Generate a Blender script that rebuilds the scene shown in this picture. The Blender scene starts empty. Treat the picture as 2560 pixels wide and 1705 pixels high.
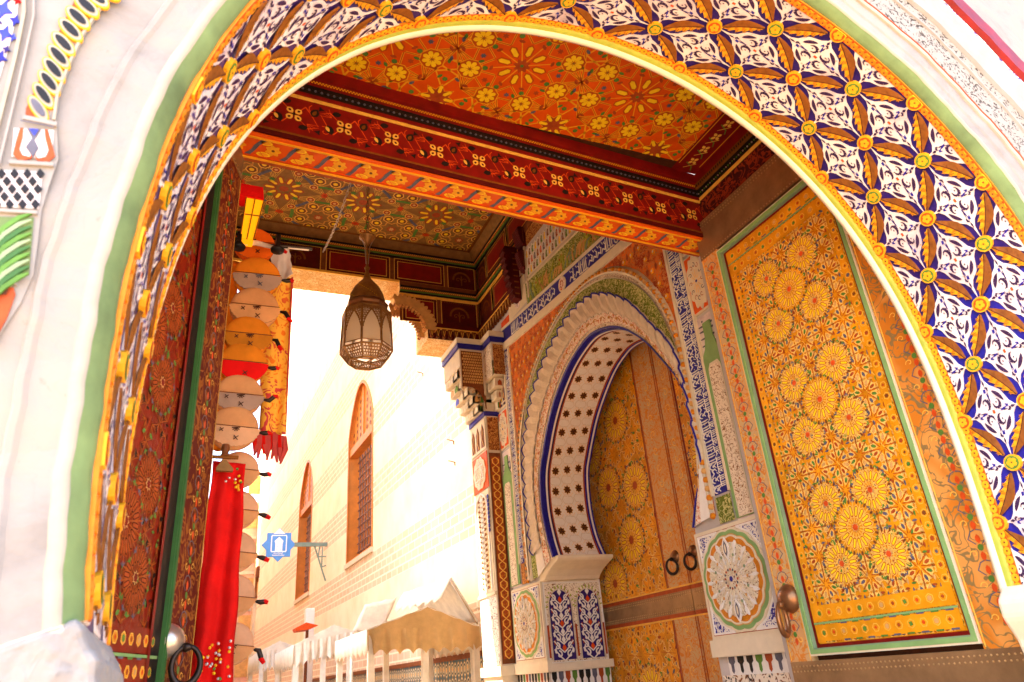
import bpy, math, random
import numpy as np
from mathutils import Vector, Matrix
from math import sin, cos, pi, radians
random.seed(7)
scene = bpy.context.scene
COL = scene.collection
EYE = 1.6
F, TH, RO, YA = 1784.0, 0.4365, -0.0861, 0.4338
FW = Vector((sin(YA)*cos(TH), cos(YA)*cos(TH), sin(TH)))
_r0 = Vector((cos(YA), -sin(YA), 0)); _u0 = _r0.cross(FW)
RT = _r0*cos(RO)+_u0*sin(RO); UP = -_r0*sin(RO)+_u0*cos(RO)
CAMP = Vector((0, 0, EYE))
def ray(q):
    return FW+((q[0]-1280)/F)*RT+((852.5-q[1])/F)*UP
def H(q, ax, v):
    """point of the place seen at q that lies on the world plane axis = v"""
    d = ray(q); return CAMP+d*((v-CAMP[ax])/d[ax])

# ------------------------------------------------------------------ materials
MATS = {}
def _base(name, rough, metal=0.0):
    m = bpy.data.materials.new(name); m.use_nodes = True
    nt = m.node_tree; b = nt.nodes['Principled BSDF']
    b.inputs['Roughness'].default_value = rough; b.inputs['Metallic'].default_value = metal
    b.inputs['Specular IOR Level'].default_value = .5 if metal > .2 else .22
    MATS[name] = m
    return m, nt, b
def _noise(nt, scale, detail=4, rough=.6, dist=0.0):
    tc = nt.nodes.new('ShaderNodeTexCoord'); n = nt.nodes.new('ShaderNodeTexNoise')
    n.inputs['Scale'].default_value = scale; n.inputs['Detail'].default_value = detail
    n.inputs['Roughness'].default_value = rough; n.inputs['Distortion'].default_value = dist
    nt.links.new(tc.outputs['Object'], n.inputs['Vector']); return n
def _ramp(nt, src, stops, mode='LINEAR'):
    r = nt.nodes.new('ShaderNodeValToRGB'); e = r.color_ramp.elements; r.color_ramp.interpolation = mode
    while len(e) < len(stops): e.new(.5)
    for k, (p, c) in enumerate(stops):
        e[k].position = p; e[k].color = (*c, 1)
    nt.links.new(src, r.inputs['Fac']); return r
def _bump(nt, src, b, strength, dist=.01):
    bp = nt.nodes.new('ShaderNodeBump'); bp.inputs['Strength'].default_value = strength
    bp.inputs['Distance'].default_value = dist
    nt.links.new(src, bp.inputs['Height']); nt.links.new(bp.outputs['Normal'], b.inputs['Normal'])
def sc(c, k): return tuple(max(0, min(1, x*k)) for x in c)
def mat(name, c, rough=.6, var=.22, scale=14, bump=.15, metal=0.0):
    m, nt, b = _base(name, rough, metal)
    n = _noise(nt, scale, 6)
    r = _ramp(nt, n.outputs['Fac'], [(.28, sc(c, 1-var)), (.72, sc(c, 1+var*.6))])
    nt.links.new(r.outputs['Color'], b.inputs['Base Color'])
    if bump: _bump(nt, n.outputs['Fac'], b, bump)
    return m
def squig(name, ground, line, scale=30, width=.045, rough=.7, bump=.5, third=None, dist=1.5):
    """carved arabesque: raised winding tendrils over a sunk, painted ground"""
    m, nt, b = _base(name, rough)
    n = _noise(nt, scale, 1.5, .5, dist)
    s = nt.nodes.new('ShaderNodeMath'); s.operation = 'SUBTRACT'; s.inputs[1].default_value = .5
    a = nt.nodes.new('ShaderNodeMath'); a.operation = 'ABSOLUTE'
    nt.links.new(n.outputs['Fac'], s.inputs[0]); nt.links.new(s.outputs[0], a.inputs[0])
    n2 = _noise(nt, scale*.35, 2)
    g = _ramp(nt, n2.outputs['Fac'], [(.45, ground), (.55, third or sc(ground, .8))])
    t = _ramp(nt, a.outputs[0], [(width*.8, (1, 1, 1)), (width*1.25, (0, 0, 0))])
    mx = nt.nodes.new('ShaderNodeMixRGB')
    nt.links.new(t.outputs['Color'], mx.inputs['Fac']); nt.links.new(g.outputs['Color'], mx.inputs['Color1'])
    mx.inputs['Color2'].default_value = (*line, 1)
    nt.links.new(mx.outputs['Color'], b.inputs['Base Color'])
    _bump(nt, t.outputs['Color'], b, bump, .006)
    return m
WH = (.80, .74, .66)
mat('plaster', (.56, .50, .46), .85, .10, 6, .25)
mat('cream', (.66, .54, .38), .6, .12, 9)
mat('palecream', (.78, .66, .46), .6, .08, 9)
mat('white', (.84, .78, .70), .55, .06, 20, .08)
mat('tilewhite', (.90, .77, .70), .35, .07, 25, .08)
mat('blue', (.022, .018, .26), .35, .35, 20)
mat('cobalt', (.04, .05, .52), .4, .25, 16)
mat('deep', (.045, .016, .06), .5, .3, 20)
mat('ochre', (.66, .22, .010), .5, .22, 30, .25)
mat('ochredark', (.22, .065, .005), .6, .3, 30, .25)
mat('ochrelight', (.86, .38, .012), .5, .15, 30, .2)
mat('redorange', (.72, .08, .008), .5, .3, 18)
mat('orange', (.76, .095, .002), .45, .18, 6, .1)
mat('wine', (.22, .006, .004), .45, .35, 8, .15)
mat('winedark', (.085, .004, .003), .5, .4, 8, .2)
mat('black', (.012, .008, .007), .5, .3, 12)
mat('brown', (.20, .055, .012), .55, .35, 18, .3)
mat('browndark', (.07, .02, .006), .6, .35, 18, .3)
mat('umber', (.28, .13, .03), .6, .3, 10, .3)
mat('green', (.24, .40, .13), .6, .2, 7, .15)
mat('leafgreen', (.10, .22, .03), .5, .25, 20)
mat('lime', (.40, .42, .05), .5, .15, 12)
mat('palegreen', (.24, .32, .17), .7, .15, 7, .2)
mat('slate', (.12, .11, .14), .5, .3, 20)
mat('yellow', (1.0, .62, .012), .35, .12, 25)
mat('goldline', (.94, .50, .07), .45, .2, 25)
mat('rust', (.42, .07, .012), .55, .3, 20)
mat('golden', (.84, .31, .005), .38, .42, 4, .35)
mat('goldenpale', (.68, .36, .11), .45, .25, 7, .2)
mat('pink', (.85, .45, .30), .7, .15, 9)
mat('metalplate', (.34, .20, .09), .38, .35, 5, .3, .55)
mat('rivet', (.55, .36, .16), .3, .2, 20, .1, .7)
mat('iron', (.035, .02, .014), .38, .3, 20, .2, .7)
mat('bronze', (.30, .13, .05), .32, .3, 20, .2, .7)
mat('silver', (.62, .50, .38), .3, .25, 8, .1, .8)
mat('lanternmetal', (.36, .17, .045), .42, .4, 22, .4, .6)
mat('steel', (.75, .70, .66), .25, .1, 10, 0, .6)
squig('sq_blue', (.04, .03, .26), WH, 22, .09)
squig('sq_script', (.04, .035, .34), (.84, .74, .66), 12, .085, dist=1.0)
squig('sq_orange', (.80, .17, .012), (.62, .22, .05), 20, .05, third=(.42, .05, .008))
squig('sq_green', (.16, .20, .02), (.60, .55, .20), 18, .045)
squig('sq_brown', (.24, .055, .008), (.60, .27, .06), 20, .06)
squig('sq_cream', (.42, .17, .035), (.86, .70, .48), 24, .10)
squig('sq_creamfine', (.36, .16, .05), (.86, .72, .52), 34, .11)
squig('sq_white', (.16, .10, .06), (.86, .78, .68), 26, .12)
squig('sq_lacered', (.70, .18, .05), (.88, .74, .58), 26, .10)
squig('sq_vine', (.62, .19, .012), (.26, .16, .05), 9, .03, bump=.2, third=(.72, .30, .06))
squig('sq_vinepale', (.66, .34, .12), (.66, .22, .03), 12, .04, bump=.2, third=(.60, .38, .17))
squig('sq_wine', (.055, .003, .003), (.30, .035, .008), 12, .045, bump=.2)
squig('sq_painted', (.78, .46, .17), (.60, .30, .08), 20, .06, bump=.2, third=(.85, .62, .30))
squig('sq_sunk', (.02, .018, .02), (.84, .72, .56), 14, .10, third=(.30, .10, .02))
def brickmat():
    m, nt, b = _base('brickbands', .85)
    tc = nt.nodes.new('ShaderNodeTexCoord'); sp = nt.nodes.new('ShaderNodeSeparateXYZ')
    nt.links.new(tc.outputs['Object'], sp.inputs[0])
    cb = nt.nodes.new('ShaderNodeCombineXYZ')
    nt.links.new(sp.outputs['Y'], cb.inputs['X']); nt.links.new(sp.outputs['Z'], cb.inputs['Y'])
    br = nt.nodes.new('ShaderNodeTexBrick'); nt.links.new(cb.outputs[0], br.inputs['Vector'])
    br.inputs['Scale'].default_value = 1; br.inputs['Brick Width'].default_value = .42
    br.inputs['Row Height'].default_value = .17; br.inputs['Mortar Size'].default_value = .018
    br.inputs['Color1'].default_value = (.68, .46, .30, 1); br.inputs['Color2'].default_value = (.74, .53, .36, 1)
    br.inputs['Mortar'].default_value = (.84, .74, .55, 1)
    # bands of brick between bands of render
    md = nt.nodes.new('ShaderNodeMath'); md.operation = 'MODULO'; md.inputs[1].default_value = 1.87
    nt.links.new(sp.outputs['Z'], md.inputs[0])
    lt = nt.nodes.new('ShaderNodeMath'); lt.operation = 'LESS_THAN'; lt.inputs[1].default_value = .85
    nt.links.new(md.outputs[0], lt.inputs[0])
    n = _noise(nt, 1.3, 6); r = _ramp(nt, n.outputs['Fac'], [(.3, (.78, .62, .40)), (.6, (.84, .73, .52))])
    mx = nt.nodes.new('ShaderNodeMixRGB'); nt.links.new(lt.outputs[0], mx.inputs['Fac'])
    nt.links.new(r.outputs['Color'], mx.inputs['Color1']); nt.links.new(br.outputs['Color'], mx.inputs['Color2'])
    nt.links.new(mx.outputs['Color'], b.inputs['Base Color'])
    _bump(nt, n.outputs['Fac'], b, .3, .02)
brickmat()
def cloth(name, c, trans=.5):
    m, nt, b = _base(name, .85)
    n = _noise(nt, 6, 5); r = _ramp(nt, n.outputs['Fac'], [(.3, sc(c, .85)), (.7, sc(c, 1.1))])
    nt.links.new(r.outputs['Color'], b.inputs['Base Color'])
    if trans:
        t = nt.nodes.new('ShaderNodeBsdfTranslucent'); nt.links.new(r.outputs['Color'], t.inputs['Color'])
        mx = nt.nodes.new('ShaderNodeMixShader'); mx.inputs['Fac'].default_value = trans
        nt.links.new(b.outputs[0], mx.inputs[1]); nt.links.new(t.outputs[0], mx.inputs[2])
        nt.links.new(mx.outputs[0], nt.nodes['Material Output'].inputs['Surface'])
    w = _noise(nt, 9, 3); _bump(nt, w.outputs['Fac'], b, .5, .03)
cloth('awning', (.84, .78, .68), .35)
cloth('awningshade', (.66, .44, .20), .35)  # awning cloth toned tan, the backlit gable's shade put into its colour
cloth('redcloth', (.80, .008, .004), .25)
cloth('leatherorange', (.86, .16, .006), .3)
cloth('leatheramber', (.90, .30, .015), .3)
cloth('leathertan', (.80, .40, .16), .3)
cloth('leatherpeach', (.86, .50, .27), .3)
cloth('leathergrey', (.46, .30, .22), .2)
cloth('leatherbrown', (.66, .24, .015), .3)
cloth('leatherred', (.80, .005, .004), .2)
cloth('gauze', (.85, .80, .76), .6)
cloth('shawlorange', (.85, .26, .02), .35)
cloth('shawlpink', (.72, .10, .08), .35)
def glow(name, c, s):
    m, nt, b = _base(name, .5)
    b.inputs['Base Color'].default_value = (*c, 1)
    b.inputs['Emission Color'].default_value = (*c, 1); b.inputs['Emission Strength'].default_value = s
    return m
glow('lampglow', (1.0, .33, .003), .115)
m, nt, b = _base('milkglass', .35); b.inputs['Base Color'].default_value = (.95, .82, .62, 1)
_t = nt.nodes.new('ShaderNodeBsdfTranslucent'); _t.inputs['Color'].default_value = (.98, .85, .66, 1)
_m = nt.nodes.new('ShaderNodeMixShader'); _m.inputs['Fac'].default_value = .85
nt.links.new(b.outputs[0], _m.inputs[1]); nt.links.new(_t.outputs[0], _m.inputs[2])
nt.links.new(_m.outputs[0], nt.nodes['Material Output'].inputs['Surface'])

# ------------------------------------------------------------------ mesh helpers
class MB:
    def __init__(s): s.v = []; s.f = []; s.m = []
    def face(s, pts, m):
        k = len(s.v); s.v += [tuple(p) for p in pts]; s.f.append(tuple(range(k, k+len(pts)))); s.m.append(m)
    def grid(s, rows, m, close=False):
        k = len(s.v); n = len(rows[0])
        for r in rows: s.v += [tuple(p) for p in r]
        for i in range(len(rows)-1):
            for j in range(n if close else n-1):
                a = k+i*n+j; b = k+i*n+(j+1) % n
                s.f.append((a, b, b+n, a+n)); s.m.append(m)
    def box(s, a, b, m):
        x0, y0, z0 = a; x1, y1, z1 = b
        c = [(x0, y0, z0), (x1, y0, z0), (x1, y1, z0), (x0, y1, z0), (x0, y0, z1), (x1, y0, z1), (x1, y1, z1), (x0, y1, z1)]
        for q in ((0, 3, 2, 1), (4, 5, 6, 7), (0, 1, 5, 4), (1, 2, 6, 5), (2, 3, 7, 6), (3, 0, 4, 7)):
            s.face([c[i] for i in q], m)
    def prism(s, pts, off, m, cap=True):
        off = Vector(off); a = [Vector(p) for p in pts]; b = [p+off for p in a]
        if cap: s.face(a, m)
        s.face(list(reversed(b)), m)
        for i in range(len(a)):
            j = (i+1) % len(a); s.face([a[i], b[i], b[j], a[j]], m)
    def tube(s, pts, r, m, n=8, closed=False, caps=True):
        pts = [Vector(p) for p in pts]; rows = []; N = len(pts)
        rr = r if hasattr(r, '__len__') else [r]*N
        up = None
        for i, p in enumerate(pts):
            if closed: t = pts[(i+1) % N]-pts[i-1]
            else: t = pts[min(i+1, N-1)]-pts[max(i-1, 0)]
            t = t.normalized() if t.length > 1e-9 else Vector((0, 0, 1))
            if up is None: up = t.orthogonal()
            up = (up-t*up.dot(t)).normalized(); bn = t.cross(up)
            rows.append([p+(up*cos(2*pi*k/n)+bn*sin(2*pi*k/n))*rr[i] for k in range(n)])
        if closed: rows.append(rows[0])
        s.grid(rows, m, True)
        if caps and not closed:
            s.face(list(reversed(rows[0])), m); s.face(rows[-1], m)
    def lathe(s, c, prof, m, n=24, ax=(0, 0, 1), rot=0):
        ax = Vector(ax).normalized(); e = ax.orthogonal().normalized() if abs(ax.z) < .9 else Vector((1, 0, 0)); g = ax.cross(e)
        c = Vector(c)
        s.grid([[c+ax*z+(e*cos(2*pi*k/n+rot)+g*sin(2*pi*k/n+rot))*r for k in range(n)] for r, z in prof], m, True)
    def build(s, name, parent=None, smooth=False, bevel=0):
        me = bpy.data.meshes.new(name); me.from_pydata(s.v, [], s.f)
        ms = []; 
        for m in s.m:
            if m not in ms: ms.append(m)
        for m in ms: me.materials.append(MATS[m])
        ix = {m: i for i, m in enumerate(ms)}
        me.polygons.foreach_set('material_index', [ix[m] for m in s.m])
        if smooth: me.polygons.foreach_set('use_smooth', [True]*len(s.f))
        me.update()
        o = bpy.data.objects.new(name, me); COL.objects.link(o)
        if parent is not None: o.parent = parent; o.matrix_parent_inverse = parent.matrix_world.inverted()
        if bevel:
            md = o.modifiers.new('bevel', 'BEVEL'); md.width = bevel; md.segments = 2; md.limit_method = 'ANGLE'
            w = o.modifiers.new('weld', 'WELD'); w.merge_threshold = .0004
            o.modifiers.move(1, 0)
        return o
def tag(o, label=None, cat=None, group=None, kind=None):
    for k, v in (('label', label), ('category', cat), ('group', group), ('kind', kind)):
        if v: o[k] = v
    return o
def empty(name, loc, label, cat, group=None):
    o = bpy.data.objects.new(name, None); COL.objects.link(o); o.location = loc; o.empty_display_size = .1
    o.matrix_world = Matrix.Translation(loc)
    return tag(o, label, cat, group)
def copy_tree(o, parent=None, delta=None):
    c = o.copy(); COL.objects.link(c)
    if parent is not None: c.parent = parent
    for ch in list(o.children): copy_tree(ch, c)
    return c

class Surf:
    """flat piece of the place with its own u, v, height coordinates"""
    def __init__(s, o, ux, uy):
        s.o = Vector(o); s.ux = Vector(ux).normalized(); uy = Vector(uy); s.uy = (uy-s.ux*uy.dot(s.ux)).normalized()
        s.n = s.ux.cross(s.uy)
        if s.n.dot(CAMP-s.o) < 0: s.n = -s.n
    def __call__(s, u, v, h=0): return s.o+s.ux*u+s.uy*v+s.n*h
    def hit(s, q):
        d = ray(q); return CAMP+d*((s.o-CAMP).dot(s.n)/d.dot(s.n))
    def uv(s, q):
        p = s.hit(q)-s.o; return (p.dot(s.ux), p.dot(s.uy))
def clip(pts, r):
    for ax, v, sg in ((0, r[0], 1), (1, r[1], 1), (0, r[2], -1), (1, r[3], -1)):
        out = []
        for i in range(len(pts)):
            a = pts[i-1]; b = pts[i]; da = (a[ax]-v)*sg; db = (b[ax]-v)*sg
            if (da >= 0) != (db >= 0):
                t = da/(da-db); out.append((a[0]+(b[0]-a[0])*t, a[1]+(b[1]-a[1])*t))
            if db >= 0: out.append(b)
        pts = out
        if len(pts) < 3: return []
    return pts
class Pat:
    """flat ornament in u, v laid on a Surf (or any map) as thin raised inlays"""
    def __init__(s, S, rect=None, mb=None): s.S = S; s.r = rect; s.mb = mb or MB()
    def poly(s, pts, m, h, skirt=0):
        if s.r: pts = clip(pts, s.r)
        if len(pts) < 3: return
        s.mb.face([s.S(u, v, h) for u, v in pts], m)
        if skirt:
            for i in range(len(pts)):
                a = pts[i-1]; b = pts[i]
                s.mb.face([s.S(*a, h), s.S(*b, h), s.S(*b, h-skirt), s.S(*a, h-skirt)], m)
    def rect(s, u0, v0, u1, v1, m, h, skirt=0): s.poly([(u0, v0), (u1, v0), (u1, v1), (u0, v1)], m, h, skirt)
    def line(s, pts, w, m, h, closed=False, skirt=0):
        pts = list(pts)
        if closed: pts.append(pts[0])
        N = len(pts)
        for i in range(N-1):
            w0, w1 = (w[i], w[i+1]) if hasattr(w, '__len__') else (w, w)
            (x0, y0), (x1, y1) = pts[i], pts[i+1]; L = math.hypot(x1-x0, y1-y0)
            if L < 1e-7: continue
            nx, ny = -(y1-y0)/L, (x1-x0)/L; e = min(w0, w1)*.25/L
            ax, ay, bx, by = x0-(x1-x0)*e, y0-(y1-y0)*e, x1+(x1-x0)*e, y1+(y1-y0)*e
            s.poly([(ax+nx*w0/2, ay+ny*w0/2), (ax-nx*w0/2, ay-ny*w0/2), (bx-nx*w1/2, by-ny*w1/2), (bx+nx*w1/2, by+ny*w1/2)], m, h+.00004*(i % 5), skirt)
def disc(c, r, n=12, rot=0, sx=1, sy=1): return [(c[0]+r*sx*cos(2*pi*k/n+rot), c[1]+r*sy*sin(2*pi*k/n+rot)) for k in range(n)]
def starp(c, r1, r2, n, rot=0): return [(c[0]+(r1 if k % 2 == 0 else r2)*cos(pi*k/n+rot), c[1]+(r1 if k % 2 == 0 else r2)*sin(pi*k/n+rot)) for k in range(2*n)]
def petal(c, a, r0, r1, w, sharp=.5):
    ca, sa = cos(a), sin(a); rm = r0+(r1-r0)*sharp
    P = [(r0, 0), ((r0+rm)/2, w*.42), (rm, w*.5), ((rm+r1)/2, w*.40), (r1, 0), ((rm+r1)/2, -w*.40), (rm, -w*.5), ((r0+rm)/2, -w*.42)]
    return [(c[0]+x*ca-y*sa, c[1]+x*sa+y*ca) for x, y in P]
def hexi(c, a, r0, r1, w):
    ca, sa = cos(a), sin(a); k = w*.45
    P = [(r0, 0), (r0+k, w*.5), (r1-k, w*.5), (r1, 0), (r1-k, -w*.5), (r0+k, -w*.5)]
    return [(c[0]+x*ca-y*sa, c[1]+x*sa+y*ca) for x, y in P]
def hankin(poly, th):
    n = len(poly); M = []
    cx = sum(p[0] for p in poly)/n; cy = sum(p[1] for p in poly)/n
    for i in range(n):
        a, b = poly[i], poly[(i+1) % n]; m = ((a[0]+b[0])/2, (a[1]+b[1])/2)
        e = math.atan2(b[1]-a[1], b[0]-a[0]); M.append((m, e+th, e+pi-th))
    out = []
    for i in range(n):
        p, a, _ = M[i]; q, _, b = M[(i+1) % n]
        d1 = (cos(a), sin(a)); d2 = (cos(b), sin(b)); det = d1[0]*-d2[1]+d2[0]*d1[1]
        if abs(det) < 1e-6: continue
        t = ((q[0]-p[0])*-d2[1]+d2[0]*(q[1]-p[1]))/det
        out.append([p, (p[0]+d1[0]*t, p[1]+d1[1]*t), q])
    return out
def spiral(c, r, a0, turns, n=10, sgn=1, k=.85):
    return [(c[0]+r*(1-k*i/n)*cos(a0+sgn*2*pi*turns*i/n), c[1]+r*(1-k*i/n)*sin(a0+sgn*2*pi*turns*i/n)) for i in range(n+1)]
def resample(pts, n):
    pts = [Vector(p) for p in pts]; d = [0]
    for i in range(1, len(pts)): d.append(d[-1]+(pts[i]-pts[i-1]).length)
    out = []; j = 0
    for k in range(n+1):
        t = d[-1]*k/n
        while j < len(d)-2 and d[j+1] < t: j += 1
        u = (t-d[j])/max(1e-9, d[j+1]-d[j]); out.append(pts[j].lerp(pts[j+1], min(1, max(0, u))))
    return out
def smooth(pts, n):
    """Catmull-Rom through pts, resampled evenly"""
    P = [Vector(p) for p in pts]; P = [P[0]*2-P[1]]+P+[P[-1]*2-P[-2]]; out = []
    for i in range(1, len(P)-2):
        for k in range(8):
            t = k/8; a, b, c, d = P[i-1], P[i], P[i+1], P[i+2]
            out.append(.5*((2*b)+(c-a)*t+(2*a-5*b+4*c-d)*t*t+(3*b-a-3*c+d)*t**3))
    out.append(P[-2]); return resample(out, n)
mat('paving', (.42, .30, .19), .8, .25, 3, .3)
mat('windowwood', (.62, .20, .03), .5, .2, 4, .2)
mat('windowpane', (.78, .64, .52), .3, .25, 3, .1)
mat('barmetal', (.24, .11, .07), .4, .2, 20, .1, .3)
mat('signblue', (.10, .30, .72), .4, .1, 8, 0)
mat('signwhite', (.85, .85, .85), .4, .03, 8, 0)
mat('signgreen', (.20, .27, .22), .5, .2, 8, .1)
m, nt, b = _base('zellige', .35)
_tc = nt.nodes.new('ShaderNodeTexCoord'); _mp = nt.nodes.new('ShaderNodeMapping'); _mp.inputs['Scale'].default_value = (0.001, 7, 4)
nt.links.new(_tc.outputs['Object'], _mp.inputs['Vector'])
_v = nt.nodes.new('ShaderNodeTexVoronoi'); _v.inputs['Scale'].default_value = 1; _v.inputs['Randomness'].default_value = .12
nt.links.new(_mp.outputs[0], _v.inputs['Vector'])
_r = _ramp(nt, _v.outputs['Distance'], [(.0, (.75, .38, .05)), (.14, (.70, .60, .40)), (.22, (.03, .04, .05)), (.34, (.72, .62, .42)), (.42, (.30, .17, .04)), (.5, (.04, .10, .14))], 'CONSTANT')
nt.links.new(_r.outputs['Color'], b.inputs['Base Color'])

mat('rayline', (.52, .085, .004), .45, .2, 25)
mat('shadedleaf', (.24, .012, .002), .45, .35, 8, .2)  # dark red of the left leaf with its shade mixed into the colour
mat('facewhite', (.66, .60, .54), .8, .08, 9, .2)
squig('sq_shadedvine', (.13, .010, .003), (.30, .09, .012), 10, .04, bump=.2)  # stile of the left leaf, darkened to paint in its shade

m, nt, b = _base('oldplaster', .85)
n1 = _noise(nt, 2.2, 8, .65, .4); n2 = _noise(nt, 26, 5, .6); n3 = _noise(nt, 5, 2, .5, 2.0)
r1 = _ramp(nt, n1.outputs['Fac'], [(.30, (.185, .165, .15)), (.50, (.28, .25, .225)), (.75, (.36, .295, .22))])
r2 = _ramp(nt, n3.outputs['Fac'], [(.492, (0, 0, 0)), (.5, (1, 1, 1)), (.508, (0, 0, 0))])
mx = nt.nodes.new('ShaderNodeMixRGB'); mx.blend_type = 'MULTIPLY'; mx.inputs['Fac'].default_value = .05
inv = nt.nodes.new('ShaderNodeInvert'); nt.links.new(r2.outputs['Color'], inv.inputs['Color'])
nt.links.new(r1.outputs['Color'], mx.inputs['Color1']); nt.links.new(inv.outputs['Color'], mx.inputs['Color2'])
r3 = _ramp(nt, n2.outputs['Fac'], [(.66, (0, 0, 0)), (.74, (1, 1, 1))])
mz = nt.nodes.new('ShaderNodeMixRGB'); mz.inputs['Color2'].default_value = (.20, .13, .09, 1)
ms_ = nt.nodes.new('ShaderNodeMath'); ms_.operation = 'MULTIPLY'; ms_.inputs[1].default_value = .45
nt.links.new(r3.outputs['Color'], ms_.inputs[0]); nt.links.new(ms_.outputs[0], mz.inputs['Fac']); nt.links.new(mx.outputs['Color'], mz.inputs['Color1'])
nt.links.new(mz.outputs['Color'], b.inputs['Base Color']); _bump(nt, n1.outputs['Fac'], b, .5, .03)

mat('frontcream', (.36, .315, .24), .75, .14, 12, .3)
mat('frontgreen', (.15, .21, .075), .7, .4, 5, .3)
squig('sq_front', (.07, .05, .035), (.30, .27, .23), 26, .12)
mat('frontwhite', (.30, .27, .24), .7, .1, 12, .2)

mat('niche', (.70, .56, .40), .7, .15, 12, .2)  # beige carries the shade inside the scallops' recesses
mat('dimgold', (.40, .075, .008), .5, .2, 20)  # gold lines of the left leaf, dimmed as painted shade
squig('sq_lace', (.30, .12, .03), (.86, .74, .56), 30, .13)
squig('sq_lacewhite', (.34, .14, .05), (.88, .78, .66), 22, .14)

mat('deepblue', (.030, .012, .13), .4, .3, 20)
mat('leafdark', (.045, .13, .03), .6, .2, 8)  # dark green; on the left leaf's moulding it paints in shade
squig('sq_shawl', (.85, .20, .012), (.92, .48, .05), 9, .10, bump=.2, third=(.60, .05, .05), dist=2.5)
squig('sq_tilework', (.03, .03, .22), (.46, .42, .38), 16, .12)

mat('palegold', (.98, .58, .13), .45, .2, 25)

MATS.pop('tilewhite'); m, nt, b = _base('tilewhite', .38)
n1 = _noise(nt, 3.2, 6, .65); r1 = _ramp(nt, n1.outputs['Fac'], [(.30, (.52, .40, .42)), (.46, (.78, .64, .60)), (.66, (.90, .78, .68))])
n2 = _noise(nt, 40, 4); r2 = _ramp(nt, n2.outputs['Fac'], [(.64, (0, 0, 0)), (.72, (1, 1, 1))])
mx = nt.nodes.new('ShaderNodeMixRGB'); mx.inputs['Color2'].default_value = (.42, .26, .16, 1)
nt.links.new(r2.outputs['Color'], mx.inputs['Fac']); nt.links.new(r1.outputs['Color'], mx.inputs['Color1']); nt.links.new(mx.outputs['Color'], b.inputs['Base Color']); _bump(nt, n2.outputs['Fac'], b, .3)
# ================================================================== THE OUTER ARCH
YF, YB = 1.70, 2.41
XC, ZC = 1.77, .81+EYE
_fr = [(2012,0),(2119,103),(2284,226),(2440,406),(2560,558),(612,0),(528,103),(451,214),(406,325),(371,478),(356,600),(318,799),(279,982),(256,1150),(226,1269),(195,1449),(180,1555)]
_bk = [(800,160),(900,118),(612,329),(509,451),(451,570),(406,676),(379,818),(356,933),(333,1124),(295,1335),(268,1449),(245,1583),(1030,73),(1259,50),(1489,80),(1604,130),(1660,161),(1851,264),(2024,417),(2165,600),(2127,550),(2272,764),(2368,956),(2425,1150),(2483,1270),(2540,1480)]
def _ang(p): return (math.atan2(p.z-ZC, p.x-XC)+pi/2) % (2*pi)-pi/2
def _bas(a, sg):
    b = [1, cos(a), sin(a), cos(2*a), sin(2*a), cos(3*a), sin(3*a), cos(4*a)]
    return b+[sg, sg*cos(a), sg*sin(a), sg*cos(2*a)]
_A, _R = [], []
for L_, y_, sg in ((_fr, YF, 1), (_bk, YB, -1)):
    for q in L_:
        p = H(q, 1, y_); a = _ang(p); _A.append(_bas(a, sg)); _R.append(math.hypot(p.x-XC, p.z-ZC))
_A = np.array(_A); _R = np.array(_R); _reg = np.diag([0]*5+[.3]*3+[.3, .3, .3, .6])
COF = np.linalg.solve(_A.T@_A+_reg, _A.T@_R)
print('arch rms', float(np.sqrt(np.mean((_A@COF-_R)**2))))
def arc_r(a, sg): return float(np.dot(COF, _bas(a, sg)))
ZIMP = .28+EYE     # springing block height
pL = H((190, 1560), 1, YF); pR = H((2540, 1480), 1, YB)
AL, AR = _ang(pL), _ang(pR)
print('imposts', pL, pR, AL, AR)
NA = 160
ANG = [AR+(AL-AR)*i/NA for i in range(NA+1)]
def arcp(a, w, off=0):
    """point of the arch: w = 0 front edge, 1 back edge; off = outwards from the opening"""
    r = arc_r(a, 1)*(1-w)+arc_r(a, -1)*w+off
    return Vector((XC+r*cos(a), YF+(YB-YF)*w, ZC+r*sin(a)))
_len = [0]
for i in range(NA): _len.append(_len[-1]+(arcp(ANG[i+1], .5)-arcp(ANG[i], .5)).length)
def arc_a(u):
    u = min(max(u, 0), _len[-1]); i = min(NA-1, int(np.searchsorted(_len, u))-1) if u > 0 else 0
    return ANG[i]+(ANG[i+1]-ANG[i])*(u-_len[i])/(_len[i+1]-_len[i])
DEP = YB-YF
def soff(u, v, h=0): return arcp(arc_a(u), v/DEP, -h)
def u_of(a): return float(np.interp(a, ANG, _len))
gate = empty('arched_gateway', (XC, YF, 0), 'huge horseshoe gateway with plastered face and painted underside framing the whole view', 'gateway')
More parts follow.
